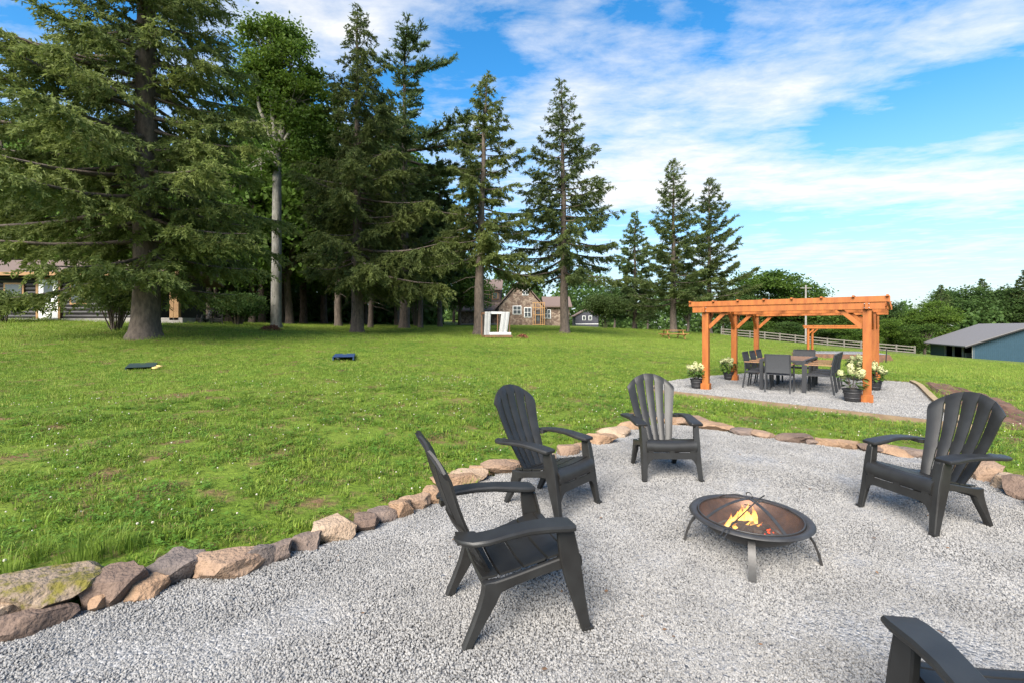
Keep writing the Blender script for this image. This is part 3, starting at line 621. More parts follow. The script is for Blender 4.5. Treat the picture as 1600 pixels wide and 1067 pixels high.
for i, (x, y, h, w) in enumerate([(-.145, .0, .13, .022), (-.125, .03, .10, .022), (-.05, .05, .17, .026), (-.01, .04, .19, .028), (.035, .02, .18, .026), (-.09, -.03, .09, .02), (.02, .07, .16, .026), (-.135, -.04, .07, .018), (.05, -.02, .09, .02), (-.03, -.02, .10, .02), (-.07, .07, .12, .022), (.055, .05, .12, .02)]):
    secs = []; ph = rr.uniform(0, 6)
    for q in np.linspace(0, 1, 9):
        r = 1.3 * w * (math.sin(math.pi * min(1, q * .8 + .22)) ** .9) * (1 - q * .55) + .0008; ox = .03 * math.sin(ph + q * 4) * q; oy = .02 * math.cos(ph * 1.7 + q * 5) * q
        secs.append([Vector((x + ox + r * math.cos(k * .785), y + oy + r * .55 * math.sin(k * .785), .125 + h * q)) for k in range(8)])
    MB().loft(secs).build('flame', FL, fire, 80)

rl = random.Random(8); b = MB()
for i in range(60):
    x = rl.uniform(-1.6, 3.8); y = rl.uniform(1.8, 6.5)
    if not inpoly(np.array([[x, y]]), PATIO)[0]: continue
    a = rl.uniform(0, 6.28); l = rl.uniform(.012, .035); d = Vector((math.cos(a), math.sin(a), rl.uniform(-.1, .4))); t = Vector((-d.y, d.x, 0)) * l * .35; p = Vector((x, y, .02))
    b.add([p, p + d * l * .5 + t, p + d * l, p + d * l * .5 - t], [(0, 1, 2, 3)])
tag(b.build('fallen_leaves', pm('dry_leaf', (.22, .12, .06), (.10, .06, .035), 20, .9)), 'few dry brown leaf scraps scattered over the gravel', 'leaves', kind='stuff')

# ------------------------------------------------------------------ pergolas
PT_BOLT = pm('zinc_bolt', (.6, .6, .6), (.5, .5, .5), 5, .35, metal=.8)
def pergola(name, label, post_rows, zb, bt, top, n_raft, over, loc_z, group):
    """post_rows: list of (left, right) post feet, front to back"""
    root = empty(name, (0, 0, 0), 0, label, 'pergola', group)
    fr = Vector((*post_rows[0][1], 0)) - Vector((*post_rows[0][0], 0)); ax = fr.normalized(); bk = (Vector((*post_rows[-1][0], 0)) - Vector((*post_rows[0][0], 0))).normalized()
    Z = Vector((0, 0, loc_z)); rot = Matrix.Rotation(math.atan2(ax.y, ax.x), 3, 'Z')
    for (l, r) in post_rows:
        for q in (l, r):
            p = MB().box(Vector((*q, (zb + .02) / 2)) + Z, (.145, .145, zb + .02), rot).build('post', CEDAR, root, bevel=.006)
            MB().box(Vector((*q, .075)) + Z, (.20, .20, .15), rot).build('post_base', CEDAR, p, bevel=.006)
        L0 = Vector((*l, 0)); R0 = Vector((*r, 0))
        for off in (-.095, .095):
            MB().bar(L0 - ax * .28 + bk * off + Vector((0, 0, zb + .06)) + Z, R0 + ax * .28 + bk * off + Vector((0, 0, zb + .06)) + Z, .04, .14).build('beam', CEDAR, root)
            MB().bar(L0 - ax * .36 + bk * off * 1.25 + Vector((0, 0, zb + .19)) + Z, R0 + ax * .36 + bk * off * 1.25 + Vector((0, 0, zb + .19)) + Z, .04, .115).build('beam', CEDAR, root)
        for q, s in ((L0, 1), (R0, -1)):
            MB().bar(q + ax * s * .07 + Vector((0, 0, zb - .38)) + Z, q + ax * s * .50 + Vector((0, 0, zb + .05)) + Z, .07, .085).build('brace', CEDAR, root)
    for (l, r) in post_rows[:1]:
        for q in (l, r):
            for h in (.02, .10):
                for e in (-.035, .035): MB().box(Vector((*q, zb + h)) + Z + ax * e - bk * .121, (.016, .016, .016), rot).build('bolt', PT_BOLT, root)
    for s in (0, 1):
        A = Vector((*post_rows[0][s], zb + .055)) + Z; Bp = Vector((*post_rows[-1][s], zb + .055)) + Z
        MB().bar(A - bk * .2, Bp + bk * .2, .05, .13).build('side_beam', CEDAR, root)
        for i, row in enumerate(post_rows):
            q = Vector((*row[s], 0)) + Z
            for e in (1, -1):
                if (i == 0 and e < 0) or (i == len(post_rows) - 1 and e > 0): continue
                MB().bar(q + bk * e * .07 + Vector((0, 0, zb - .38)), q + bk * e * .5 + Vector((0, 0, zb + .04)), .07, .085).build('brace', CEDAR, root)
    Wd = fr.length
    for i in range(n_raft):
        f = -.32 + (Wd + .64) * i / (n_raft - 1); a = Vector((*post_rows[0][0], 0)) + ax * f - bk * over; e = Vector((*post_rows[-1][0], 0)) + ax * f + bk * over
        sec = []
        for t, zlo in ((0, .10), (.035, .03), (.12, .0), (.88, 0), (.965, .03), (1, .10)):
            p = a.lerp(e, t); sec.append([p - ax * .02 + Vector((0, 0, top - .13 + zlo)) + Z, p + ax * .02 + Vector((0, 0, top - .13 + zlo)) + Z, p + ax * .02 + Vector((0, 0, top + .005)) + Z, p - ax * .02 + Vector((0, 0, top + .005)) + Z])
        MB().loft(sec).build('rafter', CEDAR, root)
    return root
D1 = Vector((.645, .764)); LFp = Vector((4.73, 11.1)); NRp = Vector((7.17, 9.19)); 
rows = [(LFp, NRp), (LFp + D1 * 2.55, NRp + D1 * 2.55), (LFp + D1 * 5.25, NRp + D1 * 5.25)]
pergola('pergola', 'orange cedar pergola over the dining table on the gravel pad', [(tuple(a), tuple(b)) for a, b in rows], 1.87, .14, 2.135, 8, .20, .004, 'cedar pergolas on the lawn')
p_ = px(1262.5, 551, 35.5); q_ = Vector((p_.x + 4.25, p_.y - 1.1)); bk2 = Vector((.25, -.97)).normalized()
bk2 = Vector((.62, .78)).normalized() * 3.1
r2 = [((p_.x, p_.y), (q_.x, q_.y)), ((p_.x + bk2.x, p_.y + bk2.y), (q_.x + bk2.x, q_.y + bk2.y))]
PZ = p_.z
pergola('pergola', 'smaller looking orange pergola standing near the rail fence, seen through the first', r2, 1.87, .14, 2.12, 8, .2, PZ, 'cedar pergolas on the lawn')
c2 = Vector(((p_.x + q_.x + bk2.x) / 2, (p_.y + q_.y + bk2.y) / 2))
pad2 = [(p_.x - 1.2, p_.y - .4), (q_.x + .4, q_.y - 1.0), (q_.x + bk2.x + .4, q_.y + bk2.y + 1), (p_.x + bk2.x - 1.0, p_.y + bk2.y + 1.3)]
bankm = MB(); 
base2 = [(x + (x - c2.x) * .12, y + (y - c2.y) * .12) for x, y in pad2]
bankm.loft([[Vector((x, y, gz(x, y) - .3)) for x, y in base2], [Vector((x, y, PZ - .03)) for x, y in pad2]]); tag(bankm.build('earth_bank', SOIL), kind='structure')
tag(poly_sheet('far_gravel_pad', pad2, PZ - .02, GRAVEL), kind='structure')

# ------------------------------------------------------------------ dining set
D2 = Vector((.764, -.645)); TC = Vector((7.02, 11.5)); TL, TW = 2.1, .95
tb = empty('dining_table', (TC.x, TC.y, .012), math.atan2(D1.y, D1.x), 'dark metal dining table with teak plank top under the pergola', 'table')
for i in range(7):
    w = (TW - .12) / 7; MB().box((0, -(TW - .12) / 2 + w * (i + .5), .722), (TL - .12, w - .006, .022)).build('plank', TEAK, tb)
for s in (-1, 1):
    MB().box((0, s * (TW / 2 - .03), .715), (TL, .058, .05)).build('frame_rail', DMETAL, tb, bevel=.003); MB().box((s * (TL / 2 - .03), 0, .714), (.058, TW - .12, .05)).build('frame_rail', DMETAL, tb, bevel=.003)
    for e in (-1, 1): MB().box((s * (TL / 2 - .04), e * (TW / 2 - .04), .345), (.075, .075, .69)).build('leg', DMETAL, tb, bevel=.003)
def dining_chair():
    r = empty('dining_chair')
    for s in (-1, 1):
        x = .25 * s
        MB().bar((x, .24, 0), (x, .22, .64), .026, .036, (0, 1, 0)).build('leg', DMETAL, r)
        MB().tube([(x, -.30, 0), (x, -.24, .42), (x, -.255, .62), (x, -.31, .88)], .017, 6).build('leg', DMETAL, r, 60)
        MB().bar((x, .25, .650), (x, -.26, .650), .045, .022).build('armrest', TEAK, r)
        MB().bar((x, .23, .41), (x, -.24, .41), .024, .03).build('side_rail', DMETAL, r)
    MB().loft([[Vector((x, y, z)) for y, z in ((.24, .428), (.1, .418), (-.1, .415), (-.24, .42), (-.24, .41), (-.1, .405), (.1, .408), (.24, .416))] for x in (-.235, .235)]).build('seat', SLING, r, 40)
    MB().loft([[Vector((x, y, z)) for y, z in ((-.24, .46), (-.25, .62), (-.31, .87), (-.322, .87), (-.262, .62), (-.252, .46))] for x in (-.236, .236)]).build('backrest', SLING, r, 40)
    MB().bar((-.25, -.31, .875), (.25, -.31, .875), .026, .026).build('top_rail', DMETAL, r)
    MB().bar((-.25, .235, .41), (.25, .235, .41), .026, .03).build('front_rail', DMETAL, r)
    return r
dc0 = dining_chair(); dcu = [0]
A1 = math.atan2(D1.y, D1.x)
def put_dc(pos, fwd_ang, lab):
    o = dc0 if not dcu[0] else copy_tree(dc0); dcu[0] = 1
    o.location = (pos.x, pos.y, .012); o.rotation_euler = (0, 0, fwd_ang - math.pi / 2); tag(o, lab, 'chair', 'dining chairs round the teak table')
put_dc(TC - D1 * (TL / 2 + .12) - D2 * .02, A1, 'grey sling dining chair at the table end facing the fire pit')
put_dc(TC + D1 * (TL / 2 + .25) + D2 * .1, A1 + math.pi, 'grey sling dining chair at the table end nearest the far pergola')
aR = math.atan2(-D2.y, -D2.x); aL = math.atan2(D2.y, D2.x)
for k, t in enumerate((-.78, -.05, .68)):
    put_dc(TC + D1 * t + D2 * (TW / 2 + .23), aR, ('first', 'middle', 'last')[k] + ' grey chair on the table\'s barn side, counted from the fire pit')
    if k < 3: put_dc(TC + D1 * (t + .12) - D2 * (TW / 2 + .10), aL, ('first', 'middle', 'last')[k] + ' grey chair on the table\'s spruce side, counted from the fire pit')

# ------------------------------------------------------------------ potted hydrangeas
POT = pm('dark_pot', (0.026, 0.026, 0.027), (0.038, 0.036, 0.038), 12, .6, .2, 40); PETAL = pm('hydrangea_cream', (0.562, 0.546, 0.296), (0.484, 0.515, 0.234), 8, .7, rand=.22, transl=.2); HLEAF = pm('hydrangea_leaf', (.06, .13, .022), (.10, .17, .03), 6, .55, rand=.35, transl=.2)
def hydrangea(x, y, z, s, seed, lab, heads=9, leaves=130, pot=True):
    rr = random.Random(seed); r = empty('potted_hydrangea', (x, y, z), rr.uniform(0, 6), lab, 'potted plant', 'potted hydrangeas round the pergola'); r.scale = (s, s, s)
    MB().lathe([(.001, 0), (.105, 0), (.115, .01), (.145, .20), (.158, .205), (.160, .235), (.150, .238), (.140, .215), (.001, .21)], 28).build('pot', POT, r, 50)
    for q in (.06, .15): MB().lathe([(.118 + q * .16, q), (.125 + q * .16, q + .008), (.120 + q * .16, q + .02)], 28).build('hoop', POT, r, 60)
    b = MB()
    for i in range(7):
        a = i * .9; b.tube([(.02 * math.cos(a), .02 * math.sin(a), .20), (.07 * math.cos(a), .07 * math.sin(a), .36), (.13 * math.cos(a), .13 * math.sin(a), .48)], .006, 5)
    b.build('stems', TWIG, r)
    b = MB()
    for i in range(leaves):
        a = rr.uniform(0, 6.28); h = rr.uniform(.25, .52); q = rr.uniform(.06, .19); p = Vector((q * math.cos(a), q * math.sin(a), h)); d = Vector((math.cos(a + rr.gauss(0, .6)), math.sin(a + rr.gauss(0, .6)), rr.uniform(-.6, .4))).normalized(); l = rr.uniform(.09, .145); t = d.cross(Vector((0, 0, 1))).normalized() * l * .32
        n = t.cross(d).normalized() * l * .1
        b.add([p, p + d * l * .45 + t + n, p + d * l, p + d * l * .45 - t + n, p + d * l * .5], [(0, 4, 1), (1, 4, 2), (2, 4, 3), (3, 4, 0)])
    b.build('foliage', HLEAF, r)
    for i in range(heads):
        a = i * 2.4; q = .04 + .17 * math.sqrt(i / heads); c = Vector((q * math.cos(a), q * math.sin(a), .60 - q * .7 + rr.uniform(-.04, .05))); ax = Vector((q * math.cos(a) * 2.5, q * math.sin(a) * 2.5, .8)).normalized(); b = MB(); L_ = rr.uniform(.07, .105)
        for k in range(110):
            v = Vector((rr.gauss(0, 1), rr.gauss(0, 1), rr.gauss(0, 1))).normalized(); p = c + v * L_ * .62 + ax * ax.dot(v) * L_ * .35; u = v.cross(Vector((rr.gauss(0, 1), rr.gauss(0, 1), rr.gauss(0, 1)))).normalized() * .017; w = v.cross(u).normalized() * .017
            b.add([p - u, p - w, p + u + v * .006, p + w], [(0, 1, 2, 3)])
        b.build('flower_head', PETAL, r)
for i, (u, y, s, lab, hd) in enumerate([(1088.5, 606.8, .98, 'potted cream hydrangea in black tub at the front post nearest the spruces', 11), (1138.8, 593.3, 1.0, 'potted cream hydrangea in black tub beside the middle pergola post', 9), (1176, 584, 1.0, 'potted cream hydrangea in black tub at the pad\'s back edge behind the dining chairs', 9),
                               (1331.6, 627.4, 1.1, 'leggy cream hydrangea in the big dark tub in front of the corner post', 6), (1366, 609.6, 1.02, 'full cream hydrangea in a tub just behind the corner post on the barn side', 12)]):
    p = gp(u, y); hydrangea(p.x, p.y, .012, s, 10 + i, lab, hd, 70 if i == 3 else 150)
hydrangea(9.85, 13.0, .012, 1.1, 31, 'cream hydrangea mostly hidden behind the corner post of the pergola', 9)

# ------------------------------------------------------------------ trees
def unit(a): return a / (np.linalg.norm(a, axis=-1, keepdims=True) + 1e-9)
def rhombs(P, D, Ln, Wd, rng):
    """one pointed four-sided spray per row"""
    S = unit(np.cross(D, rng.normal(size=P.shape))) * Wd[:, None]
    mid = P + D * Ln[:, None] * .45
    return np.stack([P, mid + S, P + D * Ln[:, None], mid - S], 1)
def wood(name, tubes, mat):
    b = MB()
    for pts, rad, n in tubes: b.tube(pts, rad, n, False)
    me = bpy.data.meshes.new(name); me.from_pydata(b.v, [], b.f); me.shade_smooth(); me.materials.append(mat); return me
def conifer(seed, H, cb, rad, nb, n2d, nsp, sl, sw, prof, a_lo=-.35, a_hi=.45, curve=.22, weep=.75, mats=(SPRUCE, BARK), trunk=.4, gap=0., dead=0, lean=(0, 0), lop=None, spread=.55, l2f=.34, lmin=.62):
    rng = np.random.default_rng(seed)
    t = (np.arange(nb) + rng.uniform(0, 1, nb)) / nb; t = t ** .92
    az = np.arange(nb) * 2.39996 + rng.normal(0, .35, nb)
    zb = cb + (H - cb) * t
    L = rad * np.array([prof(x) for x in t]) * rng.uniform(lmin, 1.12, nb)
    if gap: L *= np.where(rng.random(nb) < gap, .35, 1)
    if lop is not None: L *= 1 + lop[1] * np.cos(az - lop[0])
    L = np.maximum(L, .12)
    a1 = a_lo + (a_hi - a_lo) * t ** 1.1 + rng.normal(0, .09, nb)
    ls = np.array(lean)
    def pos(i, s):
        r = L[i] * s; x = np.cos(az[i]) * r; y = np.sin(az[i]) * r; f = (zb[i] / H) ** 1.3
        return np.stack([x + ls[0] * f, y + ls[1] * f, zb[i] + L[i] * (a1[i] * s + curve * s * s)], -1)
    n2 = np.maximum(3, (L * n2d).astype(int)); bi = np.repeat(np.arange(nb), n2); m = len(bi)
    s2 = .12 + .88 * rng.uniform(0, 1, m) ** .75
    p2 = pos(bi, s2); radial = np.stack([np.cos(az[bi]), np.sin(az[bi]), a1[bi] + 2 * curve * s2], -1); tang = np.stack([-np.sin(az[bi]), np.cos(az[bi]), np.zeros(m)], -1)
    th = rng.normal(0, spread, m) + np.where(rng.random(m) < .5, 1, -1) * .75
    l2 = (.18 + l2f * L[bi] * (1 - .62 * s2)) * rng.uniform(.6, 1.25, m); l2 = np.minimum(l2, 1.7)
    d2 = unit(unit(radial) * np.cos(th)[:, None] + tang * np.sin(th)[:, None] + np.array([0, 0, -1]) * (weep * rng.uniform(.1, 1., m))[:, None])
    w = l2 / l2.sum(); ns = np.maximum(2, (w * nsp).astype(int)); si = np.repeat(np.arange(m), ns); q = rng.uniform(0, 1, len(si))
    drop = np.zeros((len(si), 3)); drop[:, 2] = -weep * .28 * l2[si] * q * q
    P = p2[si] + d2[si] * (l2[si] * q)[:, None] + drop + rng.normal(0, .025, (len(si), 3))
    D = unit(d2[si] * .8 + rng.normal(0, .45, (len(si), 3)) + np.array([0, 0, -.35 * weep]))
    V = rhombs(P, D, sl * rng.uniform(.6, 1.3, len(si)), sw * rng.uniform(.7, 1.3, len(si)), rng)
    fol = np_mesh('crown', V, 4, mats[0])
    tubes = []; zz = np.linspace(0, 1, 14)
    def tr(z): f = (z / H) ** 1.3; return Vector((ls[0] * f, ls[1] * f, z))
    zs = [-.6, 0, .25, .7, 1.5] + list(np.linspace(3, H, 12)); rs = [trunk * 1.75, trunk * 1.45, trunk * 1.18, trunk * 1.04, trunk] + list(trunk * (1 - np.linspace(3, H, 12) / H) ** .8 * .98 + .012)
    tubes.append(([tr(max(z, 0)) + Vector((0, 0, min(z, 0))) + Vector((.03 * math.sin(z * 1.3 + seed), .03 * math.cos(z + seed), 0)) for z in zs], rs, 14))
    for i in range(nb):
        pts = pos(np.full(5, i), np.linspace(0, .95, 5)); r0 = .012 + .017 * L[i] * (trunk / .4) ** .5
        tubes.append(([Vector(p) for p in pts], list(r0 * np.array([1, .8, .6, .4, .15])), 4))
    for k in range(dead):
        z = rng.uniform(1.8, cb + 2.5); a = rng.uniform(0, 6.28); l = rng.uniform(.8, 2.6); p = tr(z); d = Vector((math.cos(a), math.sin(a), rng.uniform(-.35, .15)))
        tubes.append(([p, p + d * l * .5 + Vector((0, 0, .05)), p + d * l + Vector((0, 0, rng.uniform(-.4, .2)))], [.028, .018, .005], 4))
    return fol, wood('trunk', tubes, mats[1])
def broadleaf(seed, H, th, lobes, nleaf, ls, mats, trunk=.3, fork=3, cl=.55, ncl=None):
    """lobes: list of (x, y, z, rx, ry, rz) ellipsoids that make up the crown"""
    rng = np.random.default_rng(seed); tubes = []; vol = np.array([(a * b * c) ** .67 for *_, a, b, c in lobes]); vol /= vol.sum()
    nc = ncl or max(60, nleaf // 90); C_ = []
    li = rng.choice(len(lobes), nc, p=vol)
    for k in li:
        x, y, z, a, b, c = lobes[k]; v = rng.normal(size=3); v /= np.linalg.norm(v); r = rng.uniform(.35, 1.) ** .5; C_.append((x + a * v[0] * r, y + b * v[1] * r, z + c * v[2] * r))
    C_ = np.array(C_); per = nleaf // nc; ci = np.repeat(np.arange(nc), per); sz = cl * rng.uniform(.55, 1.3, nc)
    P = C_[ci] + rng.normal(0, 1, (len(ci), 3)) * np.stack([sz, sz, sz * .45], -1)[ci]
    D = unit(rng.normal(size=P.shape) * np.array([1, 1, .5]) + np.array([0, 0, -.25])); V = rhombs(P, D, ls * rng.uniform(.6, 1.3, len(P)), ls * .36 * rng.uniform(.7, 1.3, len(P)), rng)
    fol = np_mesh('crown', V, 4, mats[0])
    tz = [-.5, 0, .4, th * .5, th]; w = [Vector((.12 * math.sin(seed + z), .12 * math.cos(seed * 2 + z * .7), z)) for z in tz]; tubes.append((w, [trunk * 1.5, trunk * 1.25, trunk, trunk * .88, trunk * .75], 12)); top = w[-1]
    order = rng.permutation(len(lobes))
    for k in range(len(lobes)):
        x, y, z, a, b, c = lobes[k]; e = Vector((x, y, z + c * .3)); mid = top.lerp(e, .5) + Vector((rng.normal(0, .25), rng.normal(0, .25), .35))
        tubes.append(([top - Vector((0, 0, .3)), mid, e], [trunk * .55, trunk * .34, trunk * .08], 7))
        for j in np.nonzero(li == k)[0][:14]:
            q = mid.lerp(e, rng.uniform(0, .9)); tubes.append(([q, q.lerp(Vector(C_[j]), .5) + Vector((0, 0, .12)), Vector(C_[j])], [trunk * .16, trunk * .1, .008], 4))
    return fol, wood('trunk', tubes, mats[1])
def plant_tree(name, pair, loc, lab, group=None, rz=0., s=(1, 1, 1), cat='tree'):
    r = empty(name, loc, rz, lab, cat, group); r.scale = s
    link('crown', pair[0], r); link('trunk', pair[1], r); return r
def gloc(u, Y, dz=0.): p = onground(u, Y); p.z += dz; return p

narrow = lambda t: min(1, .55 + 1.6 * t) * (1 - t) ** .72 if t > 0 else .55
column = lambda t: (1 - t ** 2.2) * (.86 + .14 * math.sin(9 * t)) * min(1, .72 + 2 * t)
cone = lambda t: (1 - t) ** .85 * (.9 + .2 * math.sin(23 * t))
# the big spruce in front of the cabin
plant_tree('spruce_tree', conifer(11, 27, 2.3, 5.7, 260, 10, 360000, .165, .025, column, -.46, .28, .22, .68, (SPRUCE, BARK), .46, gap=.08, dead=16, lop=(3.2, .15), spread=.7), gloc(228, 18), 'huge broad spruce with drooping branches in front of the dark log cabin')
plant_tree('spruce_tree', conifer(12, 20.2, 3.4, 5.6, 150, 9, 120000, .22, .030, lambda t: cone(t) * (1.0 if t > .08 else .8), -.40, .45, .2, .95, (SPRUCE, BARK), .36, gap=.12, dead=22, lop=(-.2, .25)), gloc(558, 28), 'tall spruce with a bare scaly lower trunk beside the white pine')
plant_tree('spruce_tree', conifer(13, 16.6, 4.5, 5.2, 110, 9, 64000, .22, .028, lambda t: (1 - t) ** .7 * (.95 if t < .3 else .78), -.42, .25, .26, .7, (SPRUCE, BARK), .33, gap=.2, dead=18, lean=(.5, 0), l2f=.2, lmin=.6), gloc(748, 29), 'thin-topped spruce beside the white curtained daybed')
plant_tree('spruce_tree', conifer(14, 18.4, 4.0, 5.1, 125, 9, 70000, .22, .030, lambda t: (1 - t) ** .85, -.40, .30, .28, .65, (SPRUCE2, BARK), .31, gap=.12, dead=14, lean=(-.2, 0), l2f=.2, lmin=.72), gloc(882, 33), 'symmetrical pointed spruce in front of the stone house porch')
plant_tree('spruce_tree', conifer(15, 17.4, 2.6, 4.6, 130, 7, 46000, .30, .034, lambda t: (1 - t) ** .8, -.2, .65, .28, .4, (SPRUCE2, BARK), .32, gap=.1, l2f=.22), gloc(1052, 46), 'tall spruce directly behind the picnic table')
plant_tree('spruce_tree', conifer(16, 16.2, 2.2, 4.0, 105, 7, 38000, .30, .034, lambda t: (1 - t) ** .7, -.1, .7, .28, .35, (SPRUCE2, BARK), .28, gap=.15, lop=(0, .25), l2f=.2), gloc(1108, 48), 'slightly shorter spruce standing against the one behind the picnic table')
plant_tree('spruce_tree', conifer(17, 13.6, 1.5, 3.9, 100, 6, 32000, .28, .05, lambda t: (1 - t) ** .8, -.2, .4, .2, .5, (PINE, BARK), .25), gloc(992, 53), 'smaller soft spruce between the pale shrub and the picnic table')
plant_tree('pine_tree', conifer(18, 23.8, 4.5, 6.6, 80, 9, 80000, .26, .036, lambda t: (.62 + .38 * math.sin(t * 17)) * (1 - t ** 3) * min(1, .5 + 2 * t), -.05, .35, .12, -.15, (PINE, BARK), .38, gap=.12, lop=(0., .25), spread=.8), gloc(632, 36), 'tall white pine with layered plumes rising behind the bare-trunked spruce')
# pale-barked tree between the big spruce and the pine
lb = [(.3, .2, 18.3, 1.1, 1.1, .7), (-.4, 0, 17.2, 1.9, 1.8, 1.3), (.9, .3, 16.2, 1.8, 1.8, 1.4), (-1.2, 0, 15.0, 1.6, 1.6, 1.2), (1.6, -.2, 14.0, 1.7, 1.7, 1.2), (0, .4, 14.6, 1.6, 1.6, 1.2), (2.2, .3, 12.2, 1.6, 1.5, 1.1), (-1.6, 0, 12.6, 1.2, 1.2, .9), (.6, 0, 10.6, 1.3, 1.2, .8), (-.9, -.3, 9.6, 1.0, 1.0, .6)]
plant_tree('maple_tree', broadleaf(21, 19, 11.0, lb, 34000, .19, (MAPLE2, GREYBARK), .31, cl=.42, ncl=190), gloc(430, 28), 'slender pale-barked tree with a high leafy crown between two spruces')

# far trees, three conifer and three broadleaf patterns shared by copies
fcon = [conifer(30 + i, 18, 4.5 + i * .6, 3.4, 90, 5, 24000, .36, .075, lambda t: min(1, .7 + t) * (1 - t ** 1.7), -.25, .3, .1, .5, (FARCON, BARK), .26, dead=16) for i in range(3)]
def lobes_(seed, n, R_, z0, z1):
    r = random.Random(seed); return [(r.uniform(-R_, R_) * .75, r.uniform(-R_, R_) * .75, r.uniform(z0, z1), R_ * r.uniform(.4, .6), R_ * r.uniform(.4, .6), (z1 - z0) * r.uniform(.2, .32)) for _ in range(n)]
fbro = [broadleaf(40 + i, 14, 3.0, lobes_(i, 9, 4.4, 4.2, 12.), 20000, .34, (m, BARK), .28, cl=.75) for i, m in enumerate((DARKLEAF, MAPLE, MAPLE2))]
rr = random.Random(77)
LEFTLAB = ['dark conifer with a bare lower trunk in the woods behind the cabin', 'dark conifer with a bare lower trunk in the woods behind the tall pine']
for i in range(46):
    u = -270 + i * 22 + rr.uniform(-12, 12); Y = (36, 44, 53)[i % 3] + rr.uniform(-2, 3)
    if u > 690: Y += 26
    hs = (1.08 if u < 350 else 1.26 if u < 570 else .92 if u < 690 else .55) * rr.uniform(.88, 1.06) * (Y / 44) ** .85
    dec = i % 4 == 1
    if dec: plant_tree('woodland_tree', fbro[i % 2], gloc(u, Y), 'dark leafy tree in the shaded woods ' + ('behind the cabin' if u < 380 else 'behind the tall pine and stone house'), 'leafy trees in the woods', rr.uniform(0, 6), (1.0 * hs, 1.0 * hs, 1.2 * hs))
    else: plant_tree('woodland_conifer', fcon[i % 3], gloc(u, Y), LEFTLAB[u > 380], 'conifers in the woods', rr.uniform(0, 6), (hs, hs, hs))
# trees beyond the lawn on the barn side
for i, (u, ty, Y, k, lab) in enumerate([(960, 440, 78, 0, 'dark leafy tree behind the pale shrub'), (1012, 430, 82, 'c', 'dark conifer behind the soft spruce'), (1075, 428, 84, 0, 'dark leafy tree behind the picnic table spruces'), (1130, 430, 86, 'c', 'dark conifer beyond the end of the rail fence'), (1165, 440, 92, 0, 'dark leafy tree beyond the rail fence end'),
        (1216, 408, 92, 1, 'tall round leafy tree rising above the pergola beyond the fence'), (1262, 462, 98, 0, 'leafy tree beside the utility pole'), (1300, 470, 92, 1, 'low leafy tree beyond the fence behind the pergola'), (1345, 468, 100, 'c', 'dark conifer behind the pergola corner post'), (1385, 466, 96, 0, 'dark leafy tree just past the pergola corner'), (1412, 472, 100, 1, 'mid green leafy tree past the fence end'),
        (1446, 472, 88, 2, 'bright green maple standing left of the blue barn'), (1470, 446, 112, 'c', 'dark pine rising behind the blue barn'), (1500, 440, 116, 0, 'round dark tree behind the barn roof'), (1535, 436, 118, 'c', 'tall dark pine behind the middle of the barn roof'), (1568, 440, 114, 0, 'broad dark tree behind the barn ridge'), (1600, 424, 110, 'c', 'tall pine with a branch over the barn ridge'), (1640, 440, 112, 1, 'leafy tree beyond the barn gable'), (1700, 440, 112, 0, 'dark leafy tree far beyond the barn gable'),
        (1425, 500, 84, 1, 'small leafy tree at the fence end'), (1330, 505, 80, 1, 'spreading green bush behind the fence rails'), (1230, 500, 84, 0, 'dark bush behind the fence beneath the round tree'), (1180, 498, 84, 1, 'green bush behind the fence'), (1285, 500, 86, 0, 'dark bush behind the far pergola'), (1375, 500, 86, 2, 'light green bush behind the fence')]):
    p = gloc(u, Y); hgtm = 1.5 + (HZ - ty) / F * Y - p.z; base = 18 if k == 'c' else 13.6; s = hgtm / base
    wx = max(s, .55) * (1.15 if k != 'c' else 1.1)
    plant_tree('pine_tree' if k == 'c' else 'leafy_tree', fcon[i % 3] if k == 'c' else fbro[k], p, lab, None, rr.uniform(0, 6), (wx, wx, s))
# deep background wood, one mass
rng = np.random.default_rng(5); n = 120000
uu = rng.uniform(-350, 1900, n); YY = np.where(uu < 700, rng.uniform(60, 75, n), rng.uniform(105, 130, n)); YY = np.where((uu > 690) & (uu < 960), rng.uniform(92, 110, n), YY); xx = (uu - 800) / F * YY
topz = (np.where(uu < 700, 11, 9.) + 2 * np.sin(uu * .05) + 1.5 * np.sin(uu * .13)); zz = hgt(np.stack([xx, YY], -1)) + rng.uniform(0, 1, n) ** 1.5 * topz
P = np.stack([xx, YY, zz], -1); D = unit(rng.normal(size=P.shape)); me = np_mesh('woodland', rhombs(P, D, rng.uniform(.5, 1.1, n), rng.uniform(.2, .4, n), rng), 4, DARKLEAF)
tag(link('woodland', me), 'dense dark wood closing off the far side of the property', 'woodland', kind='stuff')
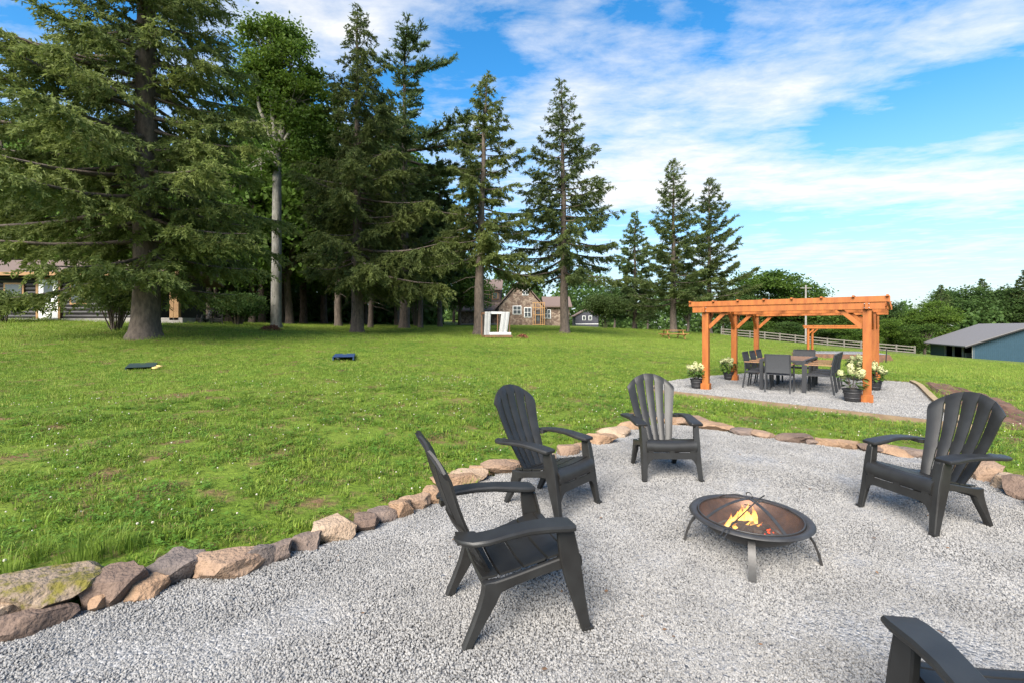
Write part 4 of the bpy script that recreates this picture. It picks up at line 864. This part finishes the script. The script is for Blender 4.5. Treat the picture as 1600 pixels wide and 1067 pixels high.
# shrubs
def shrub(name, u, Y, w, h, mat, lab, seed, nl=7000, ls=.12, stems=14, group=None):
    p = gloc(u, Y); r = empty(name, p, 0, lab, 'shrub', group); r_ = random.Random(seed); tubes = []
    for i in range(stems):
        a = r_.uniform(0, 6.28); q = r_.uniform(.3, 1) * w * .4; tubes.append(([Vector((.12 * math.cos(a), .12 * math.sin(a), -.1)), Vector((q * .5 * math.cos(a), q * .5 * math.sin(a), h * .45)), Vector((q * math.cos(a), q * math.sin(a), h * .8))], [.035, .025, .008], 5))
    link('stems', wood('stems', tubes, TWIG), r)
    g = np.random.default_rng(seed); v = unit(g.normal(size=(nl, 3))) * (g.uniform(.3, 1, nl) ** .5)[:, None]; c = g.normal(size=(60, 3)); c = unit(c) * g.uniform(.3, .9, 60)[:, None]
    P = c[g.integers(0, 60, nl)] + g.normal(0, .17, (nl, 3)); P = P * np.array([w / 2, w / 2, h * .36]) + np.array([0, 0, h * .66])
    link('foliage', np_mesh('foliage', rhombs(P, unit(g.normal(size=P.shape)), ls * g.uniform(.6, 1.3, nl), ls * .35 * g.uniform(.7, 1.3, nl), g), 4, mat), r)
shrub('shrub', 180, 20.5, 3.0, 2.3, SPRUCE2, 'multi-stemmed bush in front of the cabin beside the huge spruce trunk', 1)
shrub('shrub', 5, 22.5, 2.6, 1.6, SPRUCE2, 'low dark bush against the log wall', 2)
shrub('shrub', 372, 27, 3.2, 1.9, DARKLEAF, 'low leafy bush behind the black lawn chairs', 3)
shrub('pale_shrub', 945, 52, 5.2, 4.0, leafmat('pale_leaf', (0.074, 0.112, 0.031), (0.053, 0.087, 0.022)), 'rounded pale green shrub with forked stems beside the dark shed', 4, 9000, .2, 8)
shrub('shrub', 650, 42, 5.5, 7.0, DARKLEAF, 'dense dark leafy bush under the white pine', 5, 12000, .22)

# utility pole and wires
WOODP = pm('grey_pole', (.30, .28, .26), (.22, .20, .19), 4, .9); pp = gloc(1259, 78)
up = empty('utility_pole', pp, 0, 'grey wooden utility pole showing above the pergola', 'utility pole'); tz = CH + (HZ - 446) / F * 78 - pp.z
MB().tube([(0, 0, -.3), (0, 0, tz)], [.17, .12], 10).build('pole', WOODP, up, 60); MB().box((0, 0, tz - .5), (1.9, .1, .1)).build('crossarm', WOODP, up)
q2 = px(1750, 515, 84)
for i in range(3):
    a = pp + Vector((-.7 + .7 * i, 0, tz - .4 - 1.1 * i)); e = Vector((q2.x, q2.y, CH + 1.2 - 1.3 * i)); MB().tube([a.lerp(e, t) - Vector((0, 0, 4 * .9 * t * (1 - t))) for t in np.linspace(0, 1, 12)], .014, 4).build('power_line', WOODP, up)
# ------------------------------------------------------------------ log cabin
LOG = pm('dark_log_stain', (0.016, 0.015, 0.016), (0.028, 0.026, 0.027), 4, .6, .25, 12, stretch=(.2, 1, 1)); TRIM = pm('tan_trim', (0.315, 0.180, 0.075), (0.255, 0.135, 0.056), 6, .6); WHITE = pm('white_paint', (.78, .78, .77), (.72, .72, .71), 3, .5); GLASS = pm('window_glass', (.05, .06, .065), (.08, .09, .095), 1, .08, spec=.8); ROOFM = pm('brown_shingle', (0.172, 0.122, 0.102), (0.125, 0.089, 0.076), 14, .9, .3, 40)
p = px(80, 498, 25); cabin = empty('log_cabin', (p.x, 25, p.z), 0, 'dark stained log cabin with white door and tan trim behind the huge spruce', 'cabin')
for i in range(11):
    b = MB(); z = .11 + .215 * i; b.loft([[Vector((x, y, z + h)) for y, h in ((.05, -.105), (-.06, -.085), (-.09, 0), (-.06, .085), (.05, .105))] for x in (-9.5, 4.4)]); b.build('log', LOG, cabin)
MB().box((-2.55, 3.1, 1.15), (13.9, 6, 2.5)).build('wall', LOG, cabin)
MB().box((-2.55, .0, -.25), (13.9, .25, .5)).build('foundation', pm('cabin_stone', (.16, .15, .14), (.26, .25, .24), 5, .9, .5), cabin)
rf = MB(); rf.loft([[Vector((x, y, z)) for y, z in ((-.8, 2.30), (3.1, 3.5), (7, 2.30), (7, 2.45), (3.1, 3.66), (-.8, 2.45))] for x in (-10.2, 5.1)]); rf.build('roof', ROOFM, cabin)
MB().box((-2.55, -.83, 2.36), (15.2, .05, .18)).build('fascia', TRIM, cabin)
d = MB().box((0, -.13, 1.05), (1.05, .06, 2.1)).build('door', WHITE, cabin); MB().box((0, -.165, 1.5), (.5, .02, .8)).build('pane', GLASS, d)
for x, z, w, h in ((-.6, 1.08, .12, 2.2), (.6, 1.08, .12, 2.2), (0, 2.16, 1.32, .12)): MB().box((x, -.14, z), (w, .08, h)).build('door_trim', TRIM, cabin)
for x, w in ((1.62, .72), (-1.9, .9), (-5, .9), (3.6, .7)):
    f = MB().box((x, -.12, 1.35), (w + .2, .06, 1.2)).build('window', TRIM, cabin); MB().box((x, -.155, 1.35), (w, .03, 1.0)).build('pane', GLASS, f)
for x in (5.2, 6.9, 7.15):
    MB().box((x, -.3, 1.25), (.2 if x < 7 else .26, .2, 2.7)).build('porch_post', TRIM, cabin)
MB().box((5.9, 1.2, 2.62), (3.2, 3.2, .14)).build('porch_roof', ROOFM, cabin); MB().box((5.9, 1.2, -.12), (3.2, 3.2, .3)).build('porch_floor', WOODP, cabin)

# ------------------------------------------------------------------ stone house
def stone_wall_mat():
    m = bpy.data.materials.new('field_stone_wall'); m.use_nodes = True; N = m.node_tree.nodes; L = m.node_tree.links; b = N['Principled BSDF']; b.inputs['Roughness'].default_value = .9
    tc = N.new('ShaderNodeTexCoord'); v = N.new('ShaderNodeTexVoronoi'); v.inputs['Scale'].default_value = 3.2; L.new(tc.outputs['Object'], v.inputs['Vector']); sp = N.new('ShaderNodeSeparateColor'); L.new(v.outputs['Color'], sp.inputs[0])
    r = N.new('ShaderNodeValToRGB'); L.new(sp.outputs[0], r.inputs[0]); e = r.color_ramp.elements; e[0].color = (.11, .075, .058, 1); e[1].color = (.30, .235, .18, 1); k = e.new(.5); k.color = (.19, .132, .098, 1); L.new(r.outputs[0], b.inputs['Base Color'])
    v2 = N.new('ShaderNodeTexVoronoi'); v2.feature = 'DISTANCE_TO_EDGE'; v2.inputs['Scale'].default_value = 3.2; L.new(tc.outputs['Object'], v2.inputs['Vector']); bp = N.new('ShaderNodeBump'); bp.inputs['Distance'].default_value = .12; L.new(v2.outputs['Distance'], bp.inputs['Height']); L.new(bp.outputs[0], b.inputs['Normal']); return m
FS = stone_wall_mat(); DW = pm('dark_house_wood', (.05, .038, .032), (.07, .052, .045), 4, .8); NEWW = pm('new_framing', (0.435, 0.247, 0.098), (0.360, 0.195, 0.075), 5, .7)
o = px(800, 508, 68); house = empty('stone_house', o, 0, 'old fieldstone house with steep brown roof behind the spruces', 'house')
def gable(x0, x1, y0, y1, ze, zp, mat, nm):
    xm = (x0 + x1) / 2; MB().loft([[Vector((x, y, z)) for x, z in ((x0, -.8), (x1, -.8), (x1, ze), (xm, zp), (x0, ze))] for y in (y0, y1)]).build(nm, mat, house)
gable(-2.0, 4.7, 0, 9, 2.6, 6.6, FS, 'gable_wall')
for s in (-1, 1):
    xm = 1.35; xe = xm + s * 3.9; MB().loft([[Vector((xm, y, 6.75)), Vector((xe, y, 2.2)), Vector((xe, y, 2.4)), Vector((xm, y, 6.95))] for y in (-.35, 9.3)]).build('roof', ROOFM, house)
MB().box((-5.1, 5.2, .9), (6.3, 7.6, 2.8)).build('side_wall', FS, house)
MB().loft([[Vector((x, y, z)) for y, z in ((.3, 1.95), (8, 6.6), (8, 6.8), (.3, 2.15))] for x in (-8.4, -1.6)]).build('roof', ROOFM, house)
MB().box((-4.6, 4.4, 4.4), (5.6, 3.8, 2.2)).build('dormer', DW, house); MB().loft([[Vector((x, y, z)) for y, z in ((2.0, 5.35), (8, 7.4), (8, 7.6), (2.0, 5.55))] for x in (-7.7, -1.5)]).build('dormer_roof', ROOFM, house)
for x in (-6.6, -5.2, -3.9, -2.6):
    f = MB().box((x, 2.47, 4.5), (.95, .08, 1.1)).build('window', TRIM, house); MB().box((x, 2.41, 4.5), (.72, .06, .9)).build('pane', GLASS, f)
MB().box((6.7, 4.2, 1.1), (4.0, 6, 3.4)).build('wing_wall', FS, house); MB().loft([[Vector((x, y, z)) for y, z in ((.7, 2.65), (4.2, 4.3), (7.8, 2.65), (7.8, 2.85), (4.2, 4.5), (.7, 2.85))] for x in (4.72, 9.1)]).build('wing_roof', ROOFM, house)
for x, y, z, w, h in ((.75, -.05, 2.2, 1.1, 1.1), (2.35, -.05, 1.85, .9, 1.3), (5.35, 1.15, 1.65, .9, 1.2), (-4.0, 1.35, 1.3, .9, 1.0), (2.0, -.05, 4.9, .7, .8)):
    f = MB().box((x, y, z), (w + .2, .1, h + .2)).build('window', WHITE, house); MB().box((x, y - .05, z), (w, .06, h)).build('pane', GLASS, f); MB().box((x, y - .09, z), (w, .03, .06)).build('muntin', WHITE, f); MB().box((x, y - .091, z), (.06, .03, h)).build('muntin', WHITE, f)
for x in (3.1, 3.45, 4.2, 4.5, 4.78): MB().box((x, -1.2, 1.6), (.09, .14, 3.3)).build('stud', NEWW, house)
for z in (.05, 1.45, 2.5, 3.25): MB().box((3.94, -1.2 - .002, z), (1.8, .1, .1)).build('frame_rail', NEWW, house)
d = MB().box((3.83, -.9, 1.1), (.7, .08, 2.1)).build('door', DW, house); MB().box((3.83, -.95, 1.2), (.45, .04, 1.3)).build('pane', GLASS, d)
MB().box((-5.2, .1, .1), (6.2, 2.4, .16)).build('porch_floor', WOODP, house)
# dark shed
o = px(917, 510, 76); sh = empty('garden_shed', o, 0, 'small dark navy shed with white windows beside the pale shrub', 'shed'); NV = pm('navy_siding', (.035, .035, .05), (.05, .05, .065), 3, .7)
MB().loft([[Vector((x, y, z)) for x, z in ((-1.9, -.6), (1.9, -.6), (1.9, 1.7), (0, 2.75), (-1.9, 1.7))] for y in (0, 4)]).build('wall', NV, sh)
for s in (-1, 1): MB().loft([[Vector((0, y, 2.8)), Vector((s * 2.2, y, 1.58)), Vector((s * 2.2, y, 1.7)), Vector((0, y, 2.94))] for y in (-.25, 4.2)]).build('roof', ROOFM, sh)
for x in (-.5, .55): f = MB().box((x, -.03, 1.35), (.55, .06, .75)).build('window', WHITE, sh); MB().box((x, -.07, 1.35), (.4, .04, .6)).build('pane', GLASS, f)
MB().box((0, -.03, .35), (3.8, .04, .1)).build('trim_band', WHITE, sh)

# ------------------------------------------------------------------ blue barn
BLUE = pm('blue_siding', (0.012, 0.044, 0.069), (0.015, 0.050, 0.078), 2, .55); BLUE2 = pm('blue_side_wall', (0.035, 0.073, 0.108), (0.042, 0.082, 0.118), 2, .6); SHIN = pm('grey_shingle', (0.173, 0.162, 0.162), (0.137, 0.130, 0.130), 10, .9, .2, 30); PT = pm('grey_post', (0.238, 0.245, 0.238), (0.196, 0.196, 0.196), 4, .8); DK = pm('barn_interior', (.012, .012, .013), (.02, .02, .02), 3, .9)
c0 = Vector((66.4, 65.6, -3.3)); ex = Vector((8.1, 15.4, 0)).normalized(); gxv = Vector((15.4, -8.1, 0)).normalized()
barn = empty('blue_barn', c0, math.atan2(gxv.y, gxv.x), 'blue barn with grey shingle roof and open bay', 'barn')
# local x runs along the gable wall, local y along the eave wall, away from the viewer
EL = 17.4; GW = 13.0; eh = 2.45; rh = 2.45 + .43 * GW / 2
b = MB(); n = 64
prof = []
for i in range(n * 4 + 1):
    x = GW * i / (n * 4); prof.append((x, -.03 if i % 4 in (1, 2) else 0.))
zt = lambda x: eh + .43 * min(x, GW - x)
for i in range(len(prof) - 1):
    (x0, y0), (x1, y1) = prof[i], prof[i + 1]; b.add([(x0, y0, -.6), (x1, y1, -.6), (x1, y1, zt(x1)), (x0, y0, zt(x0))], [(0, 1, 2, 3)])
b.build('gable_wall', BLUE, barn)
MB().box((GW / 2, EL, eh / 2), (GW, .2, eh)).build('back_wall', BLUE, barn); MB().box((GW, EL / 2, eh / 2 - .3), (.2, EL, eh + .6)).build('far_wall', BLUE, barn)
MB().box((.1, EL - 3.4, eh / 2 - .3), (.2, 6.8, eh + .6)).build('side_wall', BLUE2, barn)
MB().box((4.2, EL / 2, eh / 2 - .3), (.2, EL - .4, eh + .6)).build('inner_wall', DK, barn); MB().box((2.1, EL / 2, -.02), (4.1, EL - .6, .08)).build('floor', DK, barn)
for y in (.1, 3.6, 7.2, 10.6): MB().box((.06, y, eh / 2 - .3), (.2, .22, eh + .6)).build('post', PT, barn)
MB().box((.08, 5.3, eh - .12), (.16, 10.4, .24)).build('header', PT, barn)
for s in (0, 1):
    xe = -1.0 if s == 0 else GW + 1.0; ze = eh - .43; b = MB(); b.loft([[Vector((GW / 2, y, rh)), Vector((xe, y, ze)), Vector((xe, y, ze + .16)), Vector((GW / 2, y, rh + .18))] for y in (-.7, EL + .7)]); b.build('roof', SHIN, barn)
MB().loft([[Vector((x, -.72, z)) for x, z in ((xx_, zz_ - .14), (xx_, zz_ + .05))] + [Vector((xx_, -.68, zz_ + .05)), Vector((xx_, -.68, zz_ - .14))] for xx_, zz_ in ((-1.0, eh - .43), (GW / 2, rh))]).build('rake_board', DK, barn)
MB().box((1.3, 4.9, .5), (1.1, .7, 1.0)).build('stored_bench', PT, barn)

# ------------------------------------------------------------------ rail fence
RAIL = pm('weathered_rail', (0.186, 0.167, 0.143), (0.130, 0.118, 0.099), 4, .9); fence = empty('rail_fence', (0, 0, 0), 0, 'long weathered three-rail wooden fence crossing the slope behind the pergolas', 'fence')
A = px(1127, 526, 75); B = px(1429, 555, 65); nP = 13; prev = None
for i in range(nP):
    q = A.lerp(B, i / (nP - 1)); q.z = gz(q.x, q.y); MB().box((q.x, q.y, q.z + .6), (.16, .16, 1.5)).build('post', RAIL, fence)
    if prev is not None:
        for h in (.40, .80, 1.22): MB().bar(prev + Vector((0, 0, h)), q + Vector((0, 0, h)), .05, .14).build('rail', RAIL, fence)
    prev = q

# ------------------------------------------------------------------ picnic table
PICN = pm('picnic_wood', (0.390, 0.203, 0.075), (0.315, 0.150, 0.056), 5, .7); q = gloc(1052, 39); pt = empty('picnic_table', q, .12, 'wooden picnic table with attached benches on the lawn before the spruces', 'picnic table')
for i in range(5): MB().box((0, -.32 + .16 * i, .74), (1.9, .145, .04)).build('plank', PICN, pt)
for s in (-1, 1):
    for i in range(2): MB().box((0, s * (.68 + .15 * i), .44), (1.9, .135, .04)).build('bench_plank', PICN, pt)
    for e in (-1, 1): MB().bar((.7 * s, e * .70, 0), (.7 * s, e * .24, .72), .05, .1).build('leg', PICN, pt)
    MB().bar((.7 * s + .052 * s, -.85, .38), (.7 * s + .052 * s, .85, .38), .05, .1).build('crosspiece', PICN, pt)

# ------------------------------------------------------------------ curtained daybed
q = px(774, 527, 27); q.z = gz(q.x, q.y); db = empty('canopy_daybed', q, .25, 'wooden daybed frame hung with white curtains beside a spruce trunk', 'daybed')
FW = pm('brown_frame_wood', (.20, .10, .05), (.14, .07, .04), 5, .7); CLOTH = pm('white_cloth', (0.600, 0.600, 0.593), (0.555, 0.555, 0.555), 4, .85, transl=.15)
for x in (-.72, .72):
    for y in (-.55, .55): MB().box((x, y, .75), (.06, .06, 1.5)).build('post', FW, db)
for y in (-.55, .55): MB().box((0, y, 1.47), (1.5, .06, .07)).build('top_rail', FW, db)
for x in (-.72, .72): MB().box((x, 0, 1.40), (.06, 1.04, .07)).build('side_rail', FW, db)
MB().box((.05, -.1, .1), (1.6, 1.3, .12)).build('platform', FW, db); MB().box((.15, -.1, .24), (1.3, 1.2, .16)).build('mattress', CLOTH, db, bevel=.04)
MB().box((0, -.60, .75), (.05, .05, 1.4)).build('centre_post', FW, db)
for x0, w, sk in ((-.58, .36, -.05), (.48, .50, -.18)):
    sec = []
    for i in range(25):
        f = i / 24; xx = x0 - w / 2 + w * f; yy = -.66 + .035 * math.sin(i * 1.9)
        sec.append([Vector((xx, yy, 1.50)), Vector((xx + sk * .4, yy, .9)), Vector((xx + sk, yy + .02, .17)), Vector((xx + sk, yy + .035, .17)), Vector((xx + sk * .4, yy + .015, .9)), Vector((xx, yy + .015, 1.50))])
    MB().loft(sec).build('curtain', CLOTH, db, 50)
MB().box((-.05, -.62, 1.44), (.7, .05, .14)).build('valance', CLOTH, db, bevel=.015)

# ------------------------------------------------------------------ cornhole boards and lawn oddments
def cornhole(u, Y, rz, mat, lab, tilt):
    q = gloc(u, Y); r = empty('cornhole_board', q, rz, lab, 'game board', 'cornhole boards on the lawn')
    b = MB(); n = 24; z = lambda y: .07 + tilt * (y + .6)
    outer = [(-.3, -.6), (.3, -.6), (.3, .6), (-.3, .6)]
    hole = [(.076 * math.cos(k * 2 * math.pi / n), .37 + .076 * math.sin(k * 2 * math.pi / n)) for k in range(n)]
    bm = bmesh.new(); ov = [bm.verts.new((x, y, z(y))) for x, y in outer]; hv = [bm.verts.new((x, y, z(y))) for x, y in hole]
    es = [bm.edges.new((ov[i], ov[(i + 1) % 4])) for i in range(4)] + [bm.edges.new((hv[i], hv[(i + 1) % n])) for i in range(n)]
    bmesh.ops.triangle_fill(bm, edges=es, use_beauty=True); me = bpy.data.meshes.new('deck'); bm.to_mesh(me); bm.free(); me.materials.append(mat); link('deck', me, r)
    for s in (-1, 1): MB().bar((.28 * s, -.59, z(-.59) - .05), (.28 * s, .59, z(.59) - .05), .035, .09).build('side_board', mat, r); MB().bar((.25 * s, .5, z(.5) - .06), (.25 * s, .52, 0), .03, .06).build('leg', mat, r)
    return r
cornhole(222, 12, .62, pm('slate_green_paint', (0.021, 0.042, 0.042), (0.030, 0.054, 0.051), 3, .5), 'dark green cornhole board lying below the huge spruce', .03)
cornhole(538, 14, .30, pm('navy_paint', (0.018, 0.042, 0.108), (0.024, 0.054, 0.132), 3, .5), 'blue cornhole board lying on the open lawn', .03)
YB = pm('yellow_bag', (.62, .45, .16), (.5, .36, .12), 9, .8); BB = pm('blue_bag', (0.030, 0.090, 0.285), (0.022, 0.068, 0.225), 9, .8)
def bag(u, Y, m, lab, k):
    q = gloc(u, Y); b = MB(); b.lathe([(.002, .0), (.07, .005), (.082, .025), (.07, .045), (.002, .055)], 10); o = b.build('bean_bag', m, None, 60); o.location = q + Vector((0, 0, .03)); o.rotation_euler = (.2, .1, k); tag(o, lab, 'bean bag', 'bean bags by the boards')
bag(243, 11.7, YB, 'yellow bean bag dropped beside the dark green board', 0); bag(249, 12.0, YB, 'yellow bean bag dropped beside the dark green board', 1); bag(527, 13.6, WHITE, 'pale bean bag beside the blue board', 2); bag(547, 13.9, BB, 'blue bean bag at the blue board', 3)
LEAFR = pm('dead_leaves', (.20, .065, .03), (.12, .045, .025), 8, .9)
def heap(u, Y, w, h, lab, seed):
    q = gloc(u, Y); g = np.random.default_rng(seed); n = 500; v = unit(g.normal(size=(n, 3))) * (g.uniform(0, 1, n) ** .4)[:, None]; P = np.abs(v[:, 2:3]) * 0 + v; P[:, 2] = np.abs(P[:, 2]); P = P * np.array([w / 2, w / 2, h])
    o = link('leaf_heap', np_mesh('leaf_heap', rhombs(P, unit(g.normal(size=P.shape)), np.full(n, .12), np.full(n, .045), g), 4, LEAFR)); o.location = q; tag(o, lab, 'leaf heap', kind='stuff')
heap(423, 24, 1.0, .28, 'low heap of red brown leaves on the lawn by the pale-barked tree', 1); heap(816, 27, .7, .22, 'low heap of red brown leaves near the daybed', 2)
BLK = pm('black_lawn_chair', (.02, .02, .022), (.03, .03, .032), 5, .5)
def small_chair(u, Y, rz, lab):
    o = copy_tree(chair0); q = gloc(u, Y); o.location = q; o.rotation_euler = (0, 0, rz); tag(o, lab, 'chair', 'chairs by the cabin')
small_chair(327, 26, 2.6, 'distant black adirondack chair on the grass near the cabin porch'); small_chair(341, 26.5, 3.6, 'distant black adirondack chair beside the leafy bush near the cabin')
# stake with soil heap on the far side of the pergola
q = gloc(1384, 30); tag(MB().bar(q, q + Vector((.06, 0, 1.0)), .045, .045).build('metal_stake', DK), 'thin dark stake standing in the lawn by a soil heap', 'stake')
soil_patch('soil_heap', '', [(q.x - .6, q.y + .8), (q.x + .6, q.y + .8), (q.x + .9, q.y + 1.8), (q.x - .5, q.y + 2.0)], 7, .3)
